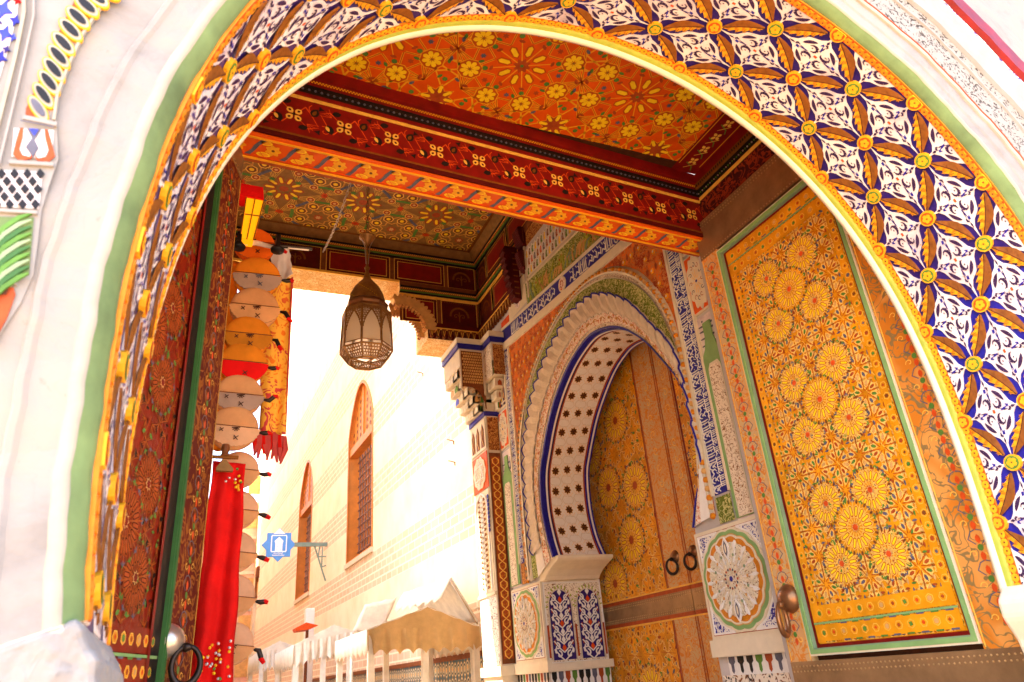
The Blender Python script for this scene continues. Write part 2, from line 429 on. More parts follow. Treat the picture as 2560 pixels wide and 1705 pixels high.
# pattern repeat measured from the flower knots along the back edge
_kn = [u_of(_ang(H(q, 1, YB-.03))) for q in [(1698,155),(1886,283),(2056,440),(2209,623),(2333,825),(2425,1051)]]
print('knots', [round(x, 3) for x in _kn])
PU = abs(_kn[-1]-_kn[0])/5; U0 = sum(_kn[i]+i*PU for i in range(6))/6 if _kn[0] > _kn[-1] else _kn[0]
BW = .040; V0, V1 = BW*.6, DEP-BW*.6; DV = (V1-V0)/4
sof = MB()
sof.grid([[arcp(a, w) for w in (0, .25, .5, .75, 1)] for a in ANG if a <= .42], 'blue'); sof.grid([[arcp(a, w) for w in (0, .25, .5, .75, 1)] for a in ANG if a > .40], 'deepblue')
def gp(pts, m, h, skirt=0, sub=1):
    """polygon given round its middle, meshed as rings so that it follows the vault"""
    n = len(pts); cu = sum(p[0] for p in pts)/n; cv = sum(p[1] for p in pts)/n
    if cu < 0.01 or cu > _len[-1]-.01: return
    cl = lambda p: (min(max(p[0], 0), _len[-1]), min(max(p[1], .004), DEP-.004))
    prev = None
    for k in range(1, sub+1):
        ring = [cl((cu+(p[0]-cu)*k/sub, cv+(p[1]-cv)*k/sub)) for p in pts]
        R3 = [soff(*p, h) for p in ring]
        if prev is None: sof.face(R3, m)
        else:
            for i in range(n):
                j = (i+1) % n; sof.face([prev[i], R3[i], R3[j], prev[j]], m)
        prev = R3
    if skirt:
        b = [soff(*cl(p), h-skirt) for p in pts]
        for i in range(n):
            j = (i+1) % n; sof.face([prev[i], b[i], b[j], prev[j]], m)
def stroke(pts, w, m, h):
    for i in range(len(pts)-1):
        (x0, y0), (x1, y1) = pts[i], pts[i+1]; L = math.hypot(x1-x0, y1-y0)
        if L < 1e-6: continue
        a, b = (w[i], w[i+1]) if hasattr(w, '__len__') else (w, w)
        nx, ny = -(y1-y0)/L*.5, (x1-x0)/L*.5
        gp([(x0+nx*a, y0+ny*a), (x0-nx*a, y0-ny*a), (x1-nx*b, y1-ny*b), (x1+nx*b, y1+ny*b)], m, h)
def tile(cu, cv):
    def T(p, q): return (cu+(p-q)/2*PU/2, cv+(p+q)/2*DV)
    def rotk(p, q, k):
        for _ in range(k): p, q = -q, p
        return p, q
    base = [(.86, .86), (.66, .60), (.64, .38), (.71, .16), (.75, 0), (.71, -.16), (.64, -.38), (.66, -.60)]
    out = []
    for k in range(4): out += [T(*rotk(p, q, (4-k)%4)) for p, q in base]
    gp(out, 'tilewhite', .007, .006, 4)
    for k in range(4):
        R = lambda p, q: T(*rotk(p, q, k))
        gp([R(*x) for x in [(.66, .66), (.54, .60), (.50, .50), (.60, .54)]], 'deep', .010)                       # corner slot
        gp([R(*x) for x in [(.40, .46), (.30, .26), (.20, .16), (.28, .34)]], 'blue', .010)                        # inner lens
        gp([R(*x) for x in [(.46, .40), (.26, .30), (.16, .20), (.34, .28)]], 'deep', .010)
        stroke([R(.56+.02*cos(t*2), .26*sin(t)) for t in (-1.2, -.7, -.2, .3, .8, 1.2)], [.003, .012, .019, .019, .012, .003], 'deep', .010)  # side slot
        sp = spiral((.33, -.02), .17, 2.3, .72, 7, 1, .35)
        stroke([R(*x) for x in sp], [.003, .009, .014, .017, .015, .010, .006, .003], 'deep', .010)
        gp([R(.33+.035*cos(t), .035*sin(t)) for t in (0, 1.57, 3.14, 4.71)], 'deep', .010)
        gp([R(*x) for x in [(.13, .02), (.20, .08), (.18, -.02), (.20, -.08)]], 'deep', .010)
        stroke([R(.46, .36), R(.53, .44), R(.47, .5)], [.004, .013, .004], 'deep', .010)
        stroke([R(.46, -.30), R(.50, -.42), R(.42, -.36)], [.004, .013, .004], 'blue', .010)
    gp([T(.07, 0), T(0, .07), T(-.07, 0), T(0, -.07)], 'redorange', .011)
def leaf(a, b, flip):
    (x0, y0), (x1, y1) = a, b; dx, dy = x1-x0, y1-y0; L = math.hypot(dx, dy); ex, ey = dx/L, dy/L; nx, ny = -ey*flip, ex*flip
    g = lambda x, y: (x0+ex*x*L+nx*y, y0+ey*x*L+ny*y)
    r_ = random.Random(int(abs(x0*997+y0*313))); jit = 1+.12*(r_.random()-.5); up_ = jit
    xs = [.17, .24, .30, .36, .42, .48, .54, .60, .66, .72, .80, .86]
    up = [.005, .024, .016, .036, .024, .043, .030, .040, .024, .030, .016, .005]
    dn = [.005, .014, .022, .027, .032, .036, .037, .034, .029, .021, .012, .003]
    bend = [.006*sin(pi*(x-.17)/.69)*-1 for x in xs]
    for i in range(len(xs)-1):
        for w, m, sg in ((up, 'ochre', 1), (dn, 'ochredark', -1)):
            m_ = m if i % 2 or sg < 0 else 'ochrelight'
            P = [g(xs[i], bend[i]), g(xs[i], bend[i]+sg*w[i]), g(xs[i+1]+(.05 if sg > 0 and i % 2 == 0 else 0), bend[i+1]+sg*w[i+1]), g(xs[i+1], bend[i+1])]
            H_ = [.016, .010, .010, .016]
            R3 = [soff(min(max(p[0], 0), _len[-1]), min(max(p[1], .002), DEP-.002), h_) for p, h_ in zip(P, H_)]
            if .02 < P[0][0] < _len[-1]-.02 and -.02 < P[0][1] < DEP+.02: sof.face(R3, m_)
        if i % 3 == 1: stroke([g(xs[i], bend[i]-.004), g(xs[i]+.08, bend[i]-dn[i]*.8)], [.004, .001], 'brown', .018)
    stroke([g(x, y_+.001) for x, y_ in zip(xs, bend)], .0045, 'browndark', .0175)
    for i in (1, 3, 5, 7): stroke([g(xs[i]-.01, bend[i]+up[i]*.3), g(xs[i]+.04, bend[i]+up[i]*.8)], .003, 'brown', .018)
def knot(u, v, red):
    if u < .03 or u > _len[-1]-.03: return
    gp(disc((u, v), .042, 14), 'ochrelight', .020, .018)
    gp(disc((u, v), .034, 14), 'redorange' if red else 'leafgreen', .0215)
    for k in range(5): gp(disc((u+.015*cos(k*1.257+.3), v+.015*sin(k*1.257+.3)), .0115, 7), 'ochrelight', .0235)
    gp(disc((u, v), .004, 5), 'brown', .025)
nk = int(_len[-1]/PU)+4
k0 = -int(U0/PU)-2
for k in range(k0, k0+nk):
    u = U0+k*PU
    for j in range(5):                  # tiles
        tile(u+(PU/2 if j % 2 == 0 else 0), V0+j*DV) if 0 < j < 4 else tile(u+PU/2, V0+j*DV)
    for j in range(4):                  # leaves between the knots
        off = 0 if j % 2 == 0 else PU/2
        leaf((u+off, V0+j*DV), (u+off+PU/2, V0+(j+1)*DV), 1)
        leaf((u+off, V0+j*DV), (u+off-PU/2, V0+(j+1)*DV), -1)
    for j in range(5): knot(u+(PU/2 if j % 2 else 0), V0+j*DV, j % 2 == 0)
# the two ochre chain borders
for v0, v1, s_ in ((0.0, BW, 1), (DEP-BW, DEP, -1)):
    nst = int(_len[-1]/.042)
    uu = [_len[-1]*i/nst for i in range(nst+1)]
    sof.grid([[soff(u, v0, .012), soff(u, v1, .012)] for u in uu], 'redorange')
    for va in (v0, v1): sof.grid([[soff(u, va, .012), soff(u, va, 0)] for u in uu], 'ochre')
    mid = (v0+v1)/2
    for i in range(nst):
        u = uu[i]+.02
        gp(disc((u, mid+.003*s_), .019, 9, 0, 1.1, .85), 'ochrelight' if v0 > .1 else 'ochre', .016, .004)
        gp(disc((u, mid+.004*s_), .0055, 5), 'brown', .0175)
        stroke([(u-.014, mid-s_*.016), (u, mid-s_*.010), (u+.016, mid-s_*.017)], [.003, .006, .003], 'ochrelight', .0178)
sof.build('painted_underside', gate)
# --- lip on the back edge: green half round and cream fillet
lip = MB()
def wob(a): return .0022*sin(a*23)+.0018*sin(a*57+1)+.0012*sin(a*131)
def lk(a): return .95 - .70*min(1, max(0, (a-1.6)/.9))+wob(a)*6
lip.grid([[arcp(a, 1, -o*lk(a))+Vector((0, dy, 0)) for o, dy in ((-.004, -.012), (.008, -.011), (.019, -.002), (.024, .012), (.024, .026))] for a in ANG], 'lime')
lip.grid([[arcp(a, 1, -o*lk(a))+Vector((0, dy, 0)) for o, dy in ((.024, .026), (.030, .028), (.037, .038), (.038, .050), (.030, .064), (0, .066))] for a in ANG], 'palecream')
lip.build('inner_moulding', gate, True)
# --- mouldings on the front edge
FD = -.05
def ringstrip(mb, prof, m, angs, raw=0):
    mb.grid([[arcp(a, 0, o+wob(a))+Vector((0, dy+(0 if raw else FD)+wob(a+2), 0)) for o, dy in prof] for a in angs], m)
om = MB()
ringstrip(om, ((0, .004), (-.003, -.006), (.004, -.020), (.012, -.034), (.020, -.044), (.030, -.052)), 'frontgreen', ANG, 1)
om.build('green_moulding', gate, True)
cm = MB(); ringstrip(cm, ((.029, .000), (.032, -.008), (.042, -.011), (.054, -.008), (.060, -.003), (.062, -.003)), 'frontcream', ANG); cm.build('cream_moulding', gate, True)
# --- plastered face
fc = MB()
ringstrip(fc, ((.062, -.003), (.13, -.002), (.140, -.008), (.152, -.008), (.158, 0), (.24, 0), (.33, 0)), 'oldplaster', ANG)
RX0, RX1, RZ1 = -3.2, 8.5, 7.2
def outer(a):
    c, s = cos(a), sin(a); t = 1e9
    if c > 0: t = min(t, (RX1-XC)/c)
    if c < 0: t = min(t, (RX0-XC)/c)
    if s > 0: t = min(t, (RZ1-ZC)/s)
    return t
big = []
for a in ANG:
    ca, sa = cos(a), sin(a); t = outer(a); r0 = arc_r(a, 1)+.33
    big.append([Vector((XC+ca*(r0+(t-r0)*k), YF+FD, max(0, ZC+sa*(r0+(t-r0)*k)))) for k in (0, .3, .6, 1)])
# insert corners
fc.grid(big, 'oldplaster')
for sx, i in ((RX0, -1), (RX1, 0)):
    p = arcp(ANG[i], 0, .33)
    fc.face([(p.x, YF+FD+.002, p.z), (p.x, YF+FD+.002, 0), (sx, YF+FD+.002, 0), (sx, YF+FD+.002, 3.5)], 'oldplaster')
# top, sides and back of the wall
TK = .05
fc.face([(RX0, YF+FD, RZ1-TK), (RX1, YF+FD, RZ1-TK), (RX1, YB+.05, RZ1-TK), (RX0, YB+.05, RZ1-TK)], 'plaster')
bigb = []
for a in ANG:
    ca, sa = cos(a), sin(a); t = outer(a); r0 = arc_r(a, -1)-.0
    bigb.append([Vector((XC+ca*(r0+(t-r0)*k), YB+.07, max(0, ZC+sa*(r0+(t-r0)*k)))) for k in (0, .5, 1)])
fc.grid(bigb, 'plaster')
for sx, i in ((RX0, -1), (RX1, 0)):
    p = arcp(ANG[i], 1)
    fc.face([(p.x, YB+.072, p.z), (p.x, YB+.072, 0), (sx, YB+.072, 0), (sx, YB+.072, 3.5)], 'plaster')
fc.build('plaster_face', gate)
# --- springing blocks and jambs
pl0, pl1 = arcp(AL, 0), arcp(AL, 1); pr0, pr1 = arcp(AR, 0), arcp(AR, 1)
jb = MB(); yj = YF+FD+.004
yj = YF+FD-.012; e0 = arcp(AL, 0, .40); e1 = arcp(AL, 0, .12)
jb.prism([(e0.x, yj, e0.z-.01), (e1.x, yj, e1.z+.0), (pl0.x-.004, yj, pl0.z+.004), (pl0.x+.016, yj, pl0.z-.03), (pl0.x+.042, yj, pl0.z-.075), (pl0.x+.05, yj, pl0.z-.15), (pl0.x+.057, yj, pl0.z-.22), (pl0.x+.035, yj, pl0.z-.34), (pl0.x+.03, yj, 0), (e0.x, yj, 0)], (0, YB-YF+.10, 0), 'oldplaster')
o_ = jb.build('jamb', gate, bevel=.014); sb_ = o_.modifiers.new('subdivide', 'SUBSURF'); sb_.subdivision_type = 'SIMPLE'; sb_.levels = sb_.render_levels = 6; tx = bpy.data.textures.new('lumps', 'CLOUDS'); tx.noise_scale = .05; dp = o_.modifiers.new('worn', 'DISPLACE'); dp.texture = tx; dp.strength = .016; dp.mid_level = .5
zr = pr1.z+.03
jb = MB(); x_ = min(pr0.x, pr1.x)
jb.prism([(x_+.4, YF-.02, zr), (x_-.05, YF-.02, zr), (x_-.115, YF-.02, zr-.06), (x_-.12, YF-.02, zr-.14), (x_-.07, YF-.02, zr-.24), (x_-.03, YF-.02, zr-.5), (x_-.03, YF-.02, 0), (x_+.4, YF-.02, 0)], (0, YB-YF+.06, 0), 'palecream')
jb.build('jamb', gate, bevel=.02)
# --- ornament on the face, left of the arch (drawn where it sits on the wall)
SF = Surf((0, YF+FD-.004, 0), (1, 0, 0), (0, 0, 1))
def onface(q): return SF.uv(q)
fo = Pat(SF)
def wpoly(pp, m, h, sk=0): fo.poly([onface(q) for q in pp], m, h, sk)
def wline(pp, w, m, h, sk=0): fo.line([onface(q) for q in pp], w, m, h, skirt=sk)
wpoly([(-40,-40),(330,-40),(255,25),(212,90),(176,170),(150,240),(142,300),(146,400),(122,470),(104,530),(96,600),(84,690),(52,760),(-40,900)], 'frontwhite', .004, .004)
wline([(318,-40),(248,30),(206,95),(170,175),(144,245),(136,305)], .006, 'frontcream', .012, .01)
wline([(60,-40),(62,40),(40,150),(10,270),(-30,420)], .008, 'frontcream', .014, .012); wline([(86,-40),(86,50),(62,160),(34,280),(0,420)], .005, 'frontwhite', .016, .012)
wpoly([(96,262),(108,240),(170,100),(226,-20),(200,-20),(150,80),(92,220),(66,275),(64,300),(84,300)], 'rust', .006)
for i, (cx, cy) in enumerate([(97,278),(110,246),(124,214),(136,182),(148,150),(160,118),(178,84),(196,54),(218,26),(242,4),(270,-14)]):
    a = .95-.03*i; R_ = lambda A, B, n=18: [(cx+A*cos(t)*cos(a)-B*sin(t)*sin(a), cy+A*cos(t)*sin(a)+B*sin(t)*cos(a)) for t in [2*pi*k/n for k in range(n)]]
    wpoly(R_(40, 17), 'ochrelight', .010+.0006*i, .008); wpoly(R_(36, 14), 'frontcream', .012+.0006*i, .002); wpoly(R_(27, 9), 'black' if i else 'slate', .014+.0006*i)
wline([(64,302),(140,318)], .012, 'frontwhite', .014, .012); wline([(56,312),(136,328)], .004, 'slate', .016)
wpoly([(36,325),(136,330),(130,402),(30,396)], 'tilewhite', .007)
for sg in (0, 1):
    o = [(52,326),(60,326),(58,350),(50,378),(58,394),(76,398),(84,388),(80,402),(52,408),(34,392),(44,352)]
    wpoly(o if not sg else [(170-x+3, y+4) for x, y in o], 'rust', .010, .003)
wpoly([(70,328),(104,330),(88,356),(98,376),(84,400),(66,374),(82,352)], 'slate', .011, .003); wpoly([(76,330),(98,332),(88,348)], 'cobalt', .013)
wline([(28,412),(132,418)], .010, 'frontwhite', .013, .01)
wpoly([(8,430),(108,434),(98,526),(-6,520)], 'tilewhite', .007)
for i in range(7):
    for j in range(5):
        if (i+j) % 2 == 0:
            cx, cy = 6+i*16-j*3, 440+j*19; wpoly([(cx-11, cy), (cx, cy-13), (cx+11, cy), (cx, cy+13)], ('black', 'slate', 'black', 'deepblue')[(i*3+j) % 4], .010, .003)
wline([(-10,532),(92,538)], .008, 'frontwhite', .013, .01)
wpoly([(-30,545),(86,548),(74,690),(-30,704)], 'frontgreen', .007)
for i in range(10):
    y = 552+i*17; wline([(-20, y+58), (14, y+22), (50, y-2), (80-i*.8, y-12)], [.004, .010, .010, .004], ('leafgreen', 'palegreen', 'leafdark')[i % 3], .012+.0008*i, .006)
wline([(-20,708),(40,712)], .012, 'frontwhite', .014, .01)
wpoly([(-20,722),(36,724),(40,740),(18,800),(-20,870)], 'rust', .010, .006); wpoly([(-20,724),(26,726),(18,744),(-20,746)], 'browndark', .014)
wpoly([(-30,-30),(52,-30),(44,40),(22,130),(0,200),(-30,280)], 'tilewhite', .007)
for (cx, cy, r, m_) in ((10, 30, 26, 'cobalt'), (40, 58, 16, 'blue'), (14, 90, 22, 'cobalt'), (44, 8, 12, 'leatherred'), (2, 150, 20, 'blue'), (-6, 60, 16, 'deepblue'), (26, 0, 14, 'deepblue'), (34, 100, 10, 'cobalt'), (18, 130, 11, 'deepblue')):
    wpoly(starp((cx, cy), r, r*.45, 4, .4), m_, .010, .003)
fo.mb.build('carved_ornament', gate)
# --- stucco and bead bands on the face, right of the arch
AR2 = [a for a in ANG if a < 1.25]
sb = MB()
ringstrip(sb, ((.245, 0), (.246, -.012), (.262, -.016), (.278, -.012), (.28, 0)), 'frontcream', AR2)
ringstrip(sb, ((.282, -.002), (.285, -.014), (.292, -.014), (.296, -.002)), 'rust', AR2)
ringstrip(sb, ((.30, -.004), (.50, -.012)), 'sq_front', AR2)
ringstrip(sb, ((.50, -.004), (.505, -.022), (.52, -.022), (.525, -.004)), 'frontwhite', AR2)
ringstrip(sb, ((.525, -.004), (.62, -.012)), 'sq_front', AR2)
ringstrip(sb, ((.62, -.004), (.63, -.03), (.88, -.034), (.89, -.01)), 'frontwhite', AR2)
ringstrip(sb, ((.90, -.012), (.95, -.016)), 'sq_blue', AR2)
ringstrip(sb, ((.96, -.012), (.98, -.04), (1.10, -.04)), 'wine', AR2)
for i, a in enumerate([AR2[0]+k*(AR2[-1]-AR2[0])/130 for k in range(130)]):
    c = arcp(a, 0, .263)+Vector((0, -.017, 0)); t = Vector((-sin(a), 0, cos(a))); n = Vector((cos(a), 0, sin(a)))
    sb.face([c+t*.007*cos(x)+n*.010*sin(x) for x in (0, .8, 1.57, 2.36, 3.14, 3.93, 4.71, 5.5)], ('deep', 'blue', 'black')[i % 3])
sb.build('stucco_bands', gate)
# ================================================================== PAINTED DOOR LEAVES
def rosette(P, c, R, n, h, rot=0, ins='yellow', out='rayline', core='redorange', ring=True):
    for k in range(n):
        a = rot+2*pi*k/n
        P.poly(hexi(c, a, R*.38, R*.98, R*.215*16/n*.95), out, h)
        P.line(hexi(c, a, R*.40, R*.97, R*.22*16/n*.95), R*.030, 'palegold' if core != 'wine' else 'dimgold', h+.0008, True); P.poly(hexi(c, a, R*.48, R*.90, R*.115*16/n*.95), ins, h+.0012)
        P.line([(c[0]+R*.25*cos(a+pi/n), c[1]+R*.25*sin(a+pi/n)), (c[0]+R*1.12*cos(a+pi/n), c[1]+R*1.12*sin(a+pi/n))], R*.05, 'goldline' if core != 'wine' else 'dimgold', h+.0016)
        if ring:
            m = 'leafgreen' if k % 2 else 'slate'
            a2 = a+pi/n
            P.poly([(c[0]+r*cos(a2+d), c[1]+r*sin(a2+d)) for r, d in ((R*1.02, 0), (R*1.13, .10), (R*1.10, .2), (R*1.20, .02), (R*1.26, 0), (R*1.20, -.02), (R*1.10, -.2), (R*1.13, -.10))], m, h+.0008)
            P.poly(hexi(c, a, R*1.0, R*1.2, R*.10), 'brown', h+.0004)
    P.poly(starp(c, R*.24, R*.15, 8, rot), 'goldenpale', h+.001); P.poly(starp(c, R*.17, R*.12, 8, rot), core, h+.0018)
def hexrow(P, a, b, n, r, h, cols):
    for i in range(n):
        t = (i+.5)/n; c = (a[0]+(b[0]-a[0])*t, a[1]+(b[1]-a[1])*t)
        P.poly(disc(c, r*1.35, 6, .5*(i % 2)), 'goldline', h); P.poly(disc(c, r*1.1, 6, .5*(i % 2)), 'golden', h+.0006)
        P.poly(disc(c, r*(.8 if i % 2 else .6), 6 if i % 3 else 4, .5*(i % 2)), cols[i % len(cols)], h+.0012)
def strapfield(P, u0, v0, u1, v1, s, h, seed=1, cols=('rust', 'leafgreen', 'slate', 'goldenpale'), w=.006):
    rnd = random.Random(seed); S_ = s*2.9
    for i in range(int((u1-u0)/S_)+2):
        for j in range(int((v1-v0)/S_)+2):
            c = (u0+i*S_, v0+j*S_)
            for th in (1.12, .85, .5):
                for L_ in hankin(disc(c, .5*S_/cos(pi/8), 8, pi/8), th): P.line(L_, w*1.5, cols[0] if cols[0] == 'black' else 'rayline', h+.0002); P.line(L_, w*.85, 'dimgold' if cols[0] == 'black' else 'palegold', h+.0008)
            for k in range(8):
                a = k*pi/4+pi/8
                if cols[0] != 'black':
                    P.line(petal((c[0]+S_*.36*cos(a), c[1]+S_*.36*sin(a)), a, -.028, .028, .030), .005, 'palegold', h+.0013, True); P.line([(c[0]+S_*.1*cos(a), c[1]+S_*.1*sin(a)), (c[0]+S_*.5*cos(a+.39), c[1]+S_*.5*sin(a+.39))], .006, 'rayline', h+.001)
                P.poly(petal((c[0]+S_*.36*cos(a), c[1]+S_*.36*sin(a)), a, -.020, .020, .020), cols[(k+i) % len(cols)], h+.0012)
                (k % 2 == 0) and P.poly(petal((c[0]+S_*.56*cos(a+.3), c[1]+S_*.56*sin(a+.3)), a+1.2, -.018, .018, .014), cols[(k+j+1) % len(cols)], h+.0012)
    for i in range(int((u1-u0)/s)+2):
        for j in range(int((v1-v0)/s)+2):
            cx, cy = u0+(i+.5*(j % 2))*s, v0+j*s
            if rnd.random() < .22: P.poly(petal((cx, cy), rnd.random()*3, -s*.3, s*.3, s*.28), cols[rnd.randrange(len(cols))], h+.001)
            if (i+j) % 2: P.line([(cx, cy), (cx+.5*s, cy+s)], w*.8, 'dimgold' if cols[0] == 'black' else 'goldline', h)
def leafdoor(name, label, S, W, lay, parent=None, dark=False):  # dark: colours lowered to hold the leaf's shade
    """door leaf in S(u, v, h); u runs from the hinge (0) to the free edge (W)"""
    z0, z1, zb, zt, ua, ub = lay       # leaf bottom, top, panel bottom, top, panel from u=ua to ub
    D = empty(name, tuple(S(W/2, 0, 0)), label, 'door', 'painted leaves of the outer gate')
    P = Pat(S); T = .07
    def slab(u0, v0, u1, v1, m, h0, h1, name, uw=0):
        q = Pat(S); q.rect(u0, v0, u1, v1, m, h1, h1-h0); return q.mb.build(name, D)
    st = Pat(S)
    cst = 'sq_vine' if not dark else 'sq_shadedvine'
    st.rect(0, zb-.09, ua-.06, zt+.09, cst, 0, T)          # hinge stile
    st.rect(ub+.06, zb-.09, W, zt+.09, 'sq_vinepale' if not dark else 'sq_shadedvine', 0, T)
    for (a, b) in ((0, ua-.06), (ub+.06, W)):
        for uu in (a+.015, b-.015): st.rect(uu-.004, zb-.08, uu+.004, zt+.08, 'goldline', .002)
        m = (a+b)/2; n = int((zt-zb)/.16)
        for i in range(n):
            z = zb+(i+.5)*(zt-zb)/n
            st.poly(disc((m, z), .018, 8), 'leafgreen', .0025)
            for sg in (-1, 1):
                st.line([(m+sg*.02, z+.02), (m+sg*.055, z+.05), (m+sg*.03, z+.085), (m, z+.095)], .006, 'slate', .002)
                st.line(spiral((m+sg*.045, z-.03), .026, 0, .8, 8, sg), .005, 'goldline', .003)
                st.poly(petal((m, z), pi/2*sg, .02, .07, .03), 'redorange', .0022)
    st.mb.build('stile', D)
    pl = Pat(S); pl.rect(0, zt+.09, W, z1, 'metalplate', .004, T); pl.rect(0, z0, W, zb-.09, 'metalplate', .004, T)
    for v in (zt+.11, z1-.03, z1-.06, zb-.12, zb-.15, zb-.26, zb-.29, z0+.04):
        for i in range(int(W/.032)):
            u = .02+i*.032
            c = S(u, v, .004); pl.mb.lathe(c, [(.0065, 0), (.005, .004), (.0005, .006)], 'rivet', 6, S.n)
    pl.mb.build('riveted_plate', D)
    gm = MB()
    def frame(o, m, h0, h1, w):
        a, b, c, d = ua-o, zb-o, ub+o, zt+o
        for r in ((a, b, a+w, d), (c-w, b, c, d), (a+w, b, c-w, b+w), (a+w, d-w, c-w, d)):
            q = Pat(S, mb=gm); q.rect(*r, m, h1, h1-h0)
    frame(.062, 'palecream' if not dark else 'leafdark', -.02, .010, .012); frame(.050, 'green' if not dark else 'leafdark', -.02, .016, .026); frame(.024, 'palegreen' if not dark else 'leafdark', -.02, .008, .008)  # left leaf mouldings darkened, their shade painted in
    gm.build('green_moulding', D)
    pn = Pat(S, (ua-.02, zb-.02, ub+.02, zt+.02))
    hp = -.016
    pn.rect(ua-.03, zb-.03, ub+.03, zt+.03, 'wine', hp-.004)
    GO_ = 'shadedleaf' if dark else 'golden'; INS = dict(ins='rust', out='winedark', core='wine') if dark else {}  # left leaf: shade painted in with darker reds
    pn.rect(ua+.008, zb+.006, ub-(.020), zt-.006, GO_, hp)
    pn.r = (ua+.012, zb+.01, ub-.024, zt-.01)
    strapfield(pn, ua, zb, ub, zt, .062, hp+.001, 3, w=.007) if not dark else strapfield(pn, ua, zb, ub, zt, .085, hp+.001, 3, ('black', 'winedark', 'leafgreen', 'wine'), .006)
    um = (ua+ub)/2-.01
    pz = .87; zc = 4.02-.87*6
    while zc < zt+.4:
        if zc > zb-.2:
            for du, dz in ((-.185, .195), (.185, .195), (-.185, -.195), (.185, -.195)):
                rosette(pn, (um+du, zc+dz), .132, 16, hp+.003, **INS)
            pn.poly(disc((um, zc), .172, 20), GO_, hp+.0055); rosette(pn, (um, zc), .146, 16, hp+.0065, **INS)
        zc += pz
    for e in (ua+.035, ub-.055):
        pn.rect(e-.035, zb, e+.035, zt, GO_, hp+.010)
        hexrow(pn, (e, zb+.1), (e, zt-.05), int((zt-zb)/.075), .018, hp+.0105, ('rust', 'leafgreen', 'brown', 'rust', 'slate'))
    for zz in (zb+.07, zt-.07, zb+.19, zt-.19):
        pn.rect(ua, zz-.05, ub, zz+.05, GO_, hp+.012)
        hexrow(pn, (ua+.04, zz), (ub-.05, zz), 12, .020, hp+.0125, ('rust', 'goldenpale', 'redorange', 'leafgreen'))
    for zz in (zb+.13, zt-.13): pn.rect(ua, zz-.006, ub, zz+.006, 'green', hp+.0145)
    for zz in (zb+.015, zb+.115, zt-.115):
        for i in range(9): pn.rect(ua+.04+i*.095, zz, ua+.09+i*.095, zz+.010, ('slate', 'leafgreen')[i % 2], hp+.0142)
    if dark: pn.r = None; pn.rect(ub-.11, zb, ub-.005, zt, 'black', hp+.013); pn.rect(ub-.14, zb, ub-.11, zt, 'wine', hp+.015)  # black strip paints the shade in the recess by the stile
    pn.mb.build('painted_panel', D)
    # the board itself
    bd = Pat(S); bd.rect(0, z0, W, z1, 'browndark', -.05, .03); bd.mb.build('board', D)
    return D
def knocker(D, S, c, r, sw=1, mt='bronze', mr='bronze'):
    K = MB(); p = S(*c, 0)
    K.lathe(p, [(r*.9, 0), (r*.92, r*.1), (r*.80, r*.35), (r*.55, r*.62), (r*.2, r*.78), (.001, r*.8)], mt, 20, S.n)
    K.lathe(p+S.n*r*.75-Vector((0, 0, r*.35)), [(.001, -r*.1), (r*.22, 0), (r*.26, r*.2), (r*.16, r*.42), (.001, r*.5)], mr, 12, S.n)
    k = K.build('knocker_boss', D, True)
    R = MB(); rr = r*.95; q = p+S.n*r*1.0-Vector((0, 0, r*.3+rr)); t = (S.ux*.45*sw+S.n*.9).normalized()
    R.tube([q+t*rr*.75*sin(a)+Vector((0, 0, rr*cos(a))) for a in [2*pi*i/28 for i in range(28)]], [r*.13*(1.25-.25*cos(2*pi*i/28)) for i in range(28)], mr, 10, True)
    R.build('knocker_ring', k, True)
SR = Surf((3.85, 2.45, 0), (0, 1, 0), (0, 0, 1))
dr = leafdoor('painted_door', 'open golden painted door leaf with rayed rosettes against the right side of the passage', SR, 1.77, (.05, 5.10, 1.62, 4.66, .40, 1.50))
knocker(dr, SR, (1.64, 1.93), .105, -1)
_a, _b = Vector((-.50, 2.475, 0)), Vector((.046, 4.2, 0))
SL = Surf(_a, _b-_a, (0, 0, 1)); WL = (_b-_a).length
dl = leafdoor('painted_door', 'open dark red painted door leaf, its shade painted in, seen edge on beside the left jamb', SL, WL, (.05, 5.10, 1.66, 4.66, .30, WL-.46), dark=True)
knocker(dl, SL, (WL-.36, 1.86), .085, 1, 'silver', 'iron')

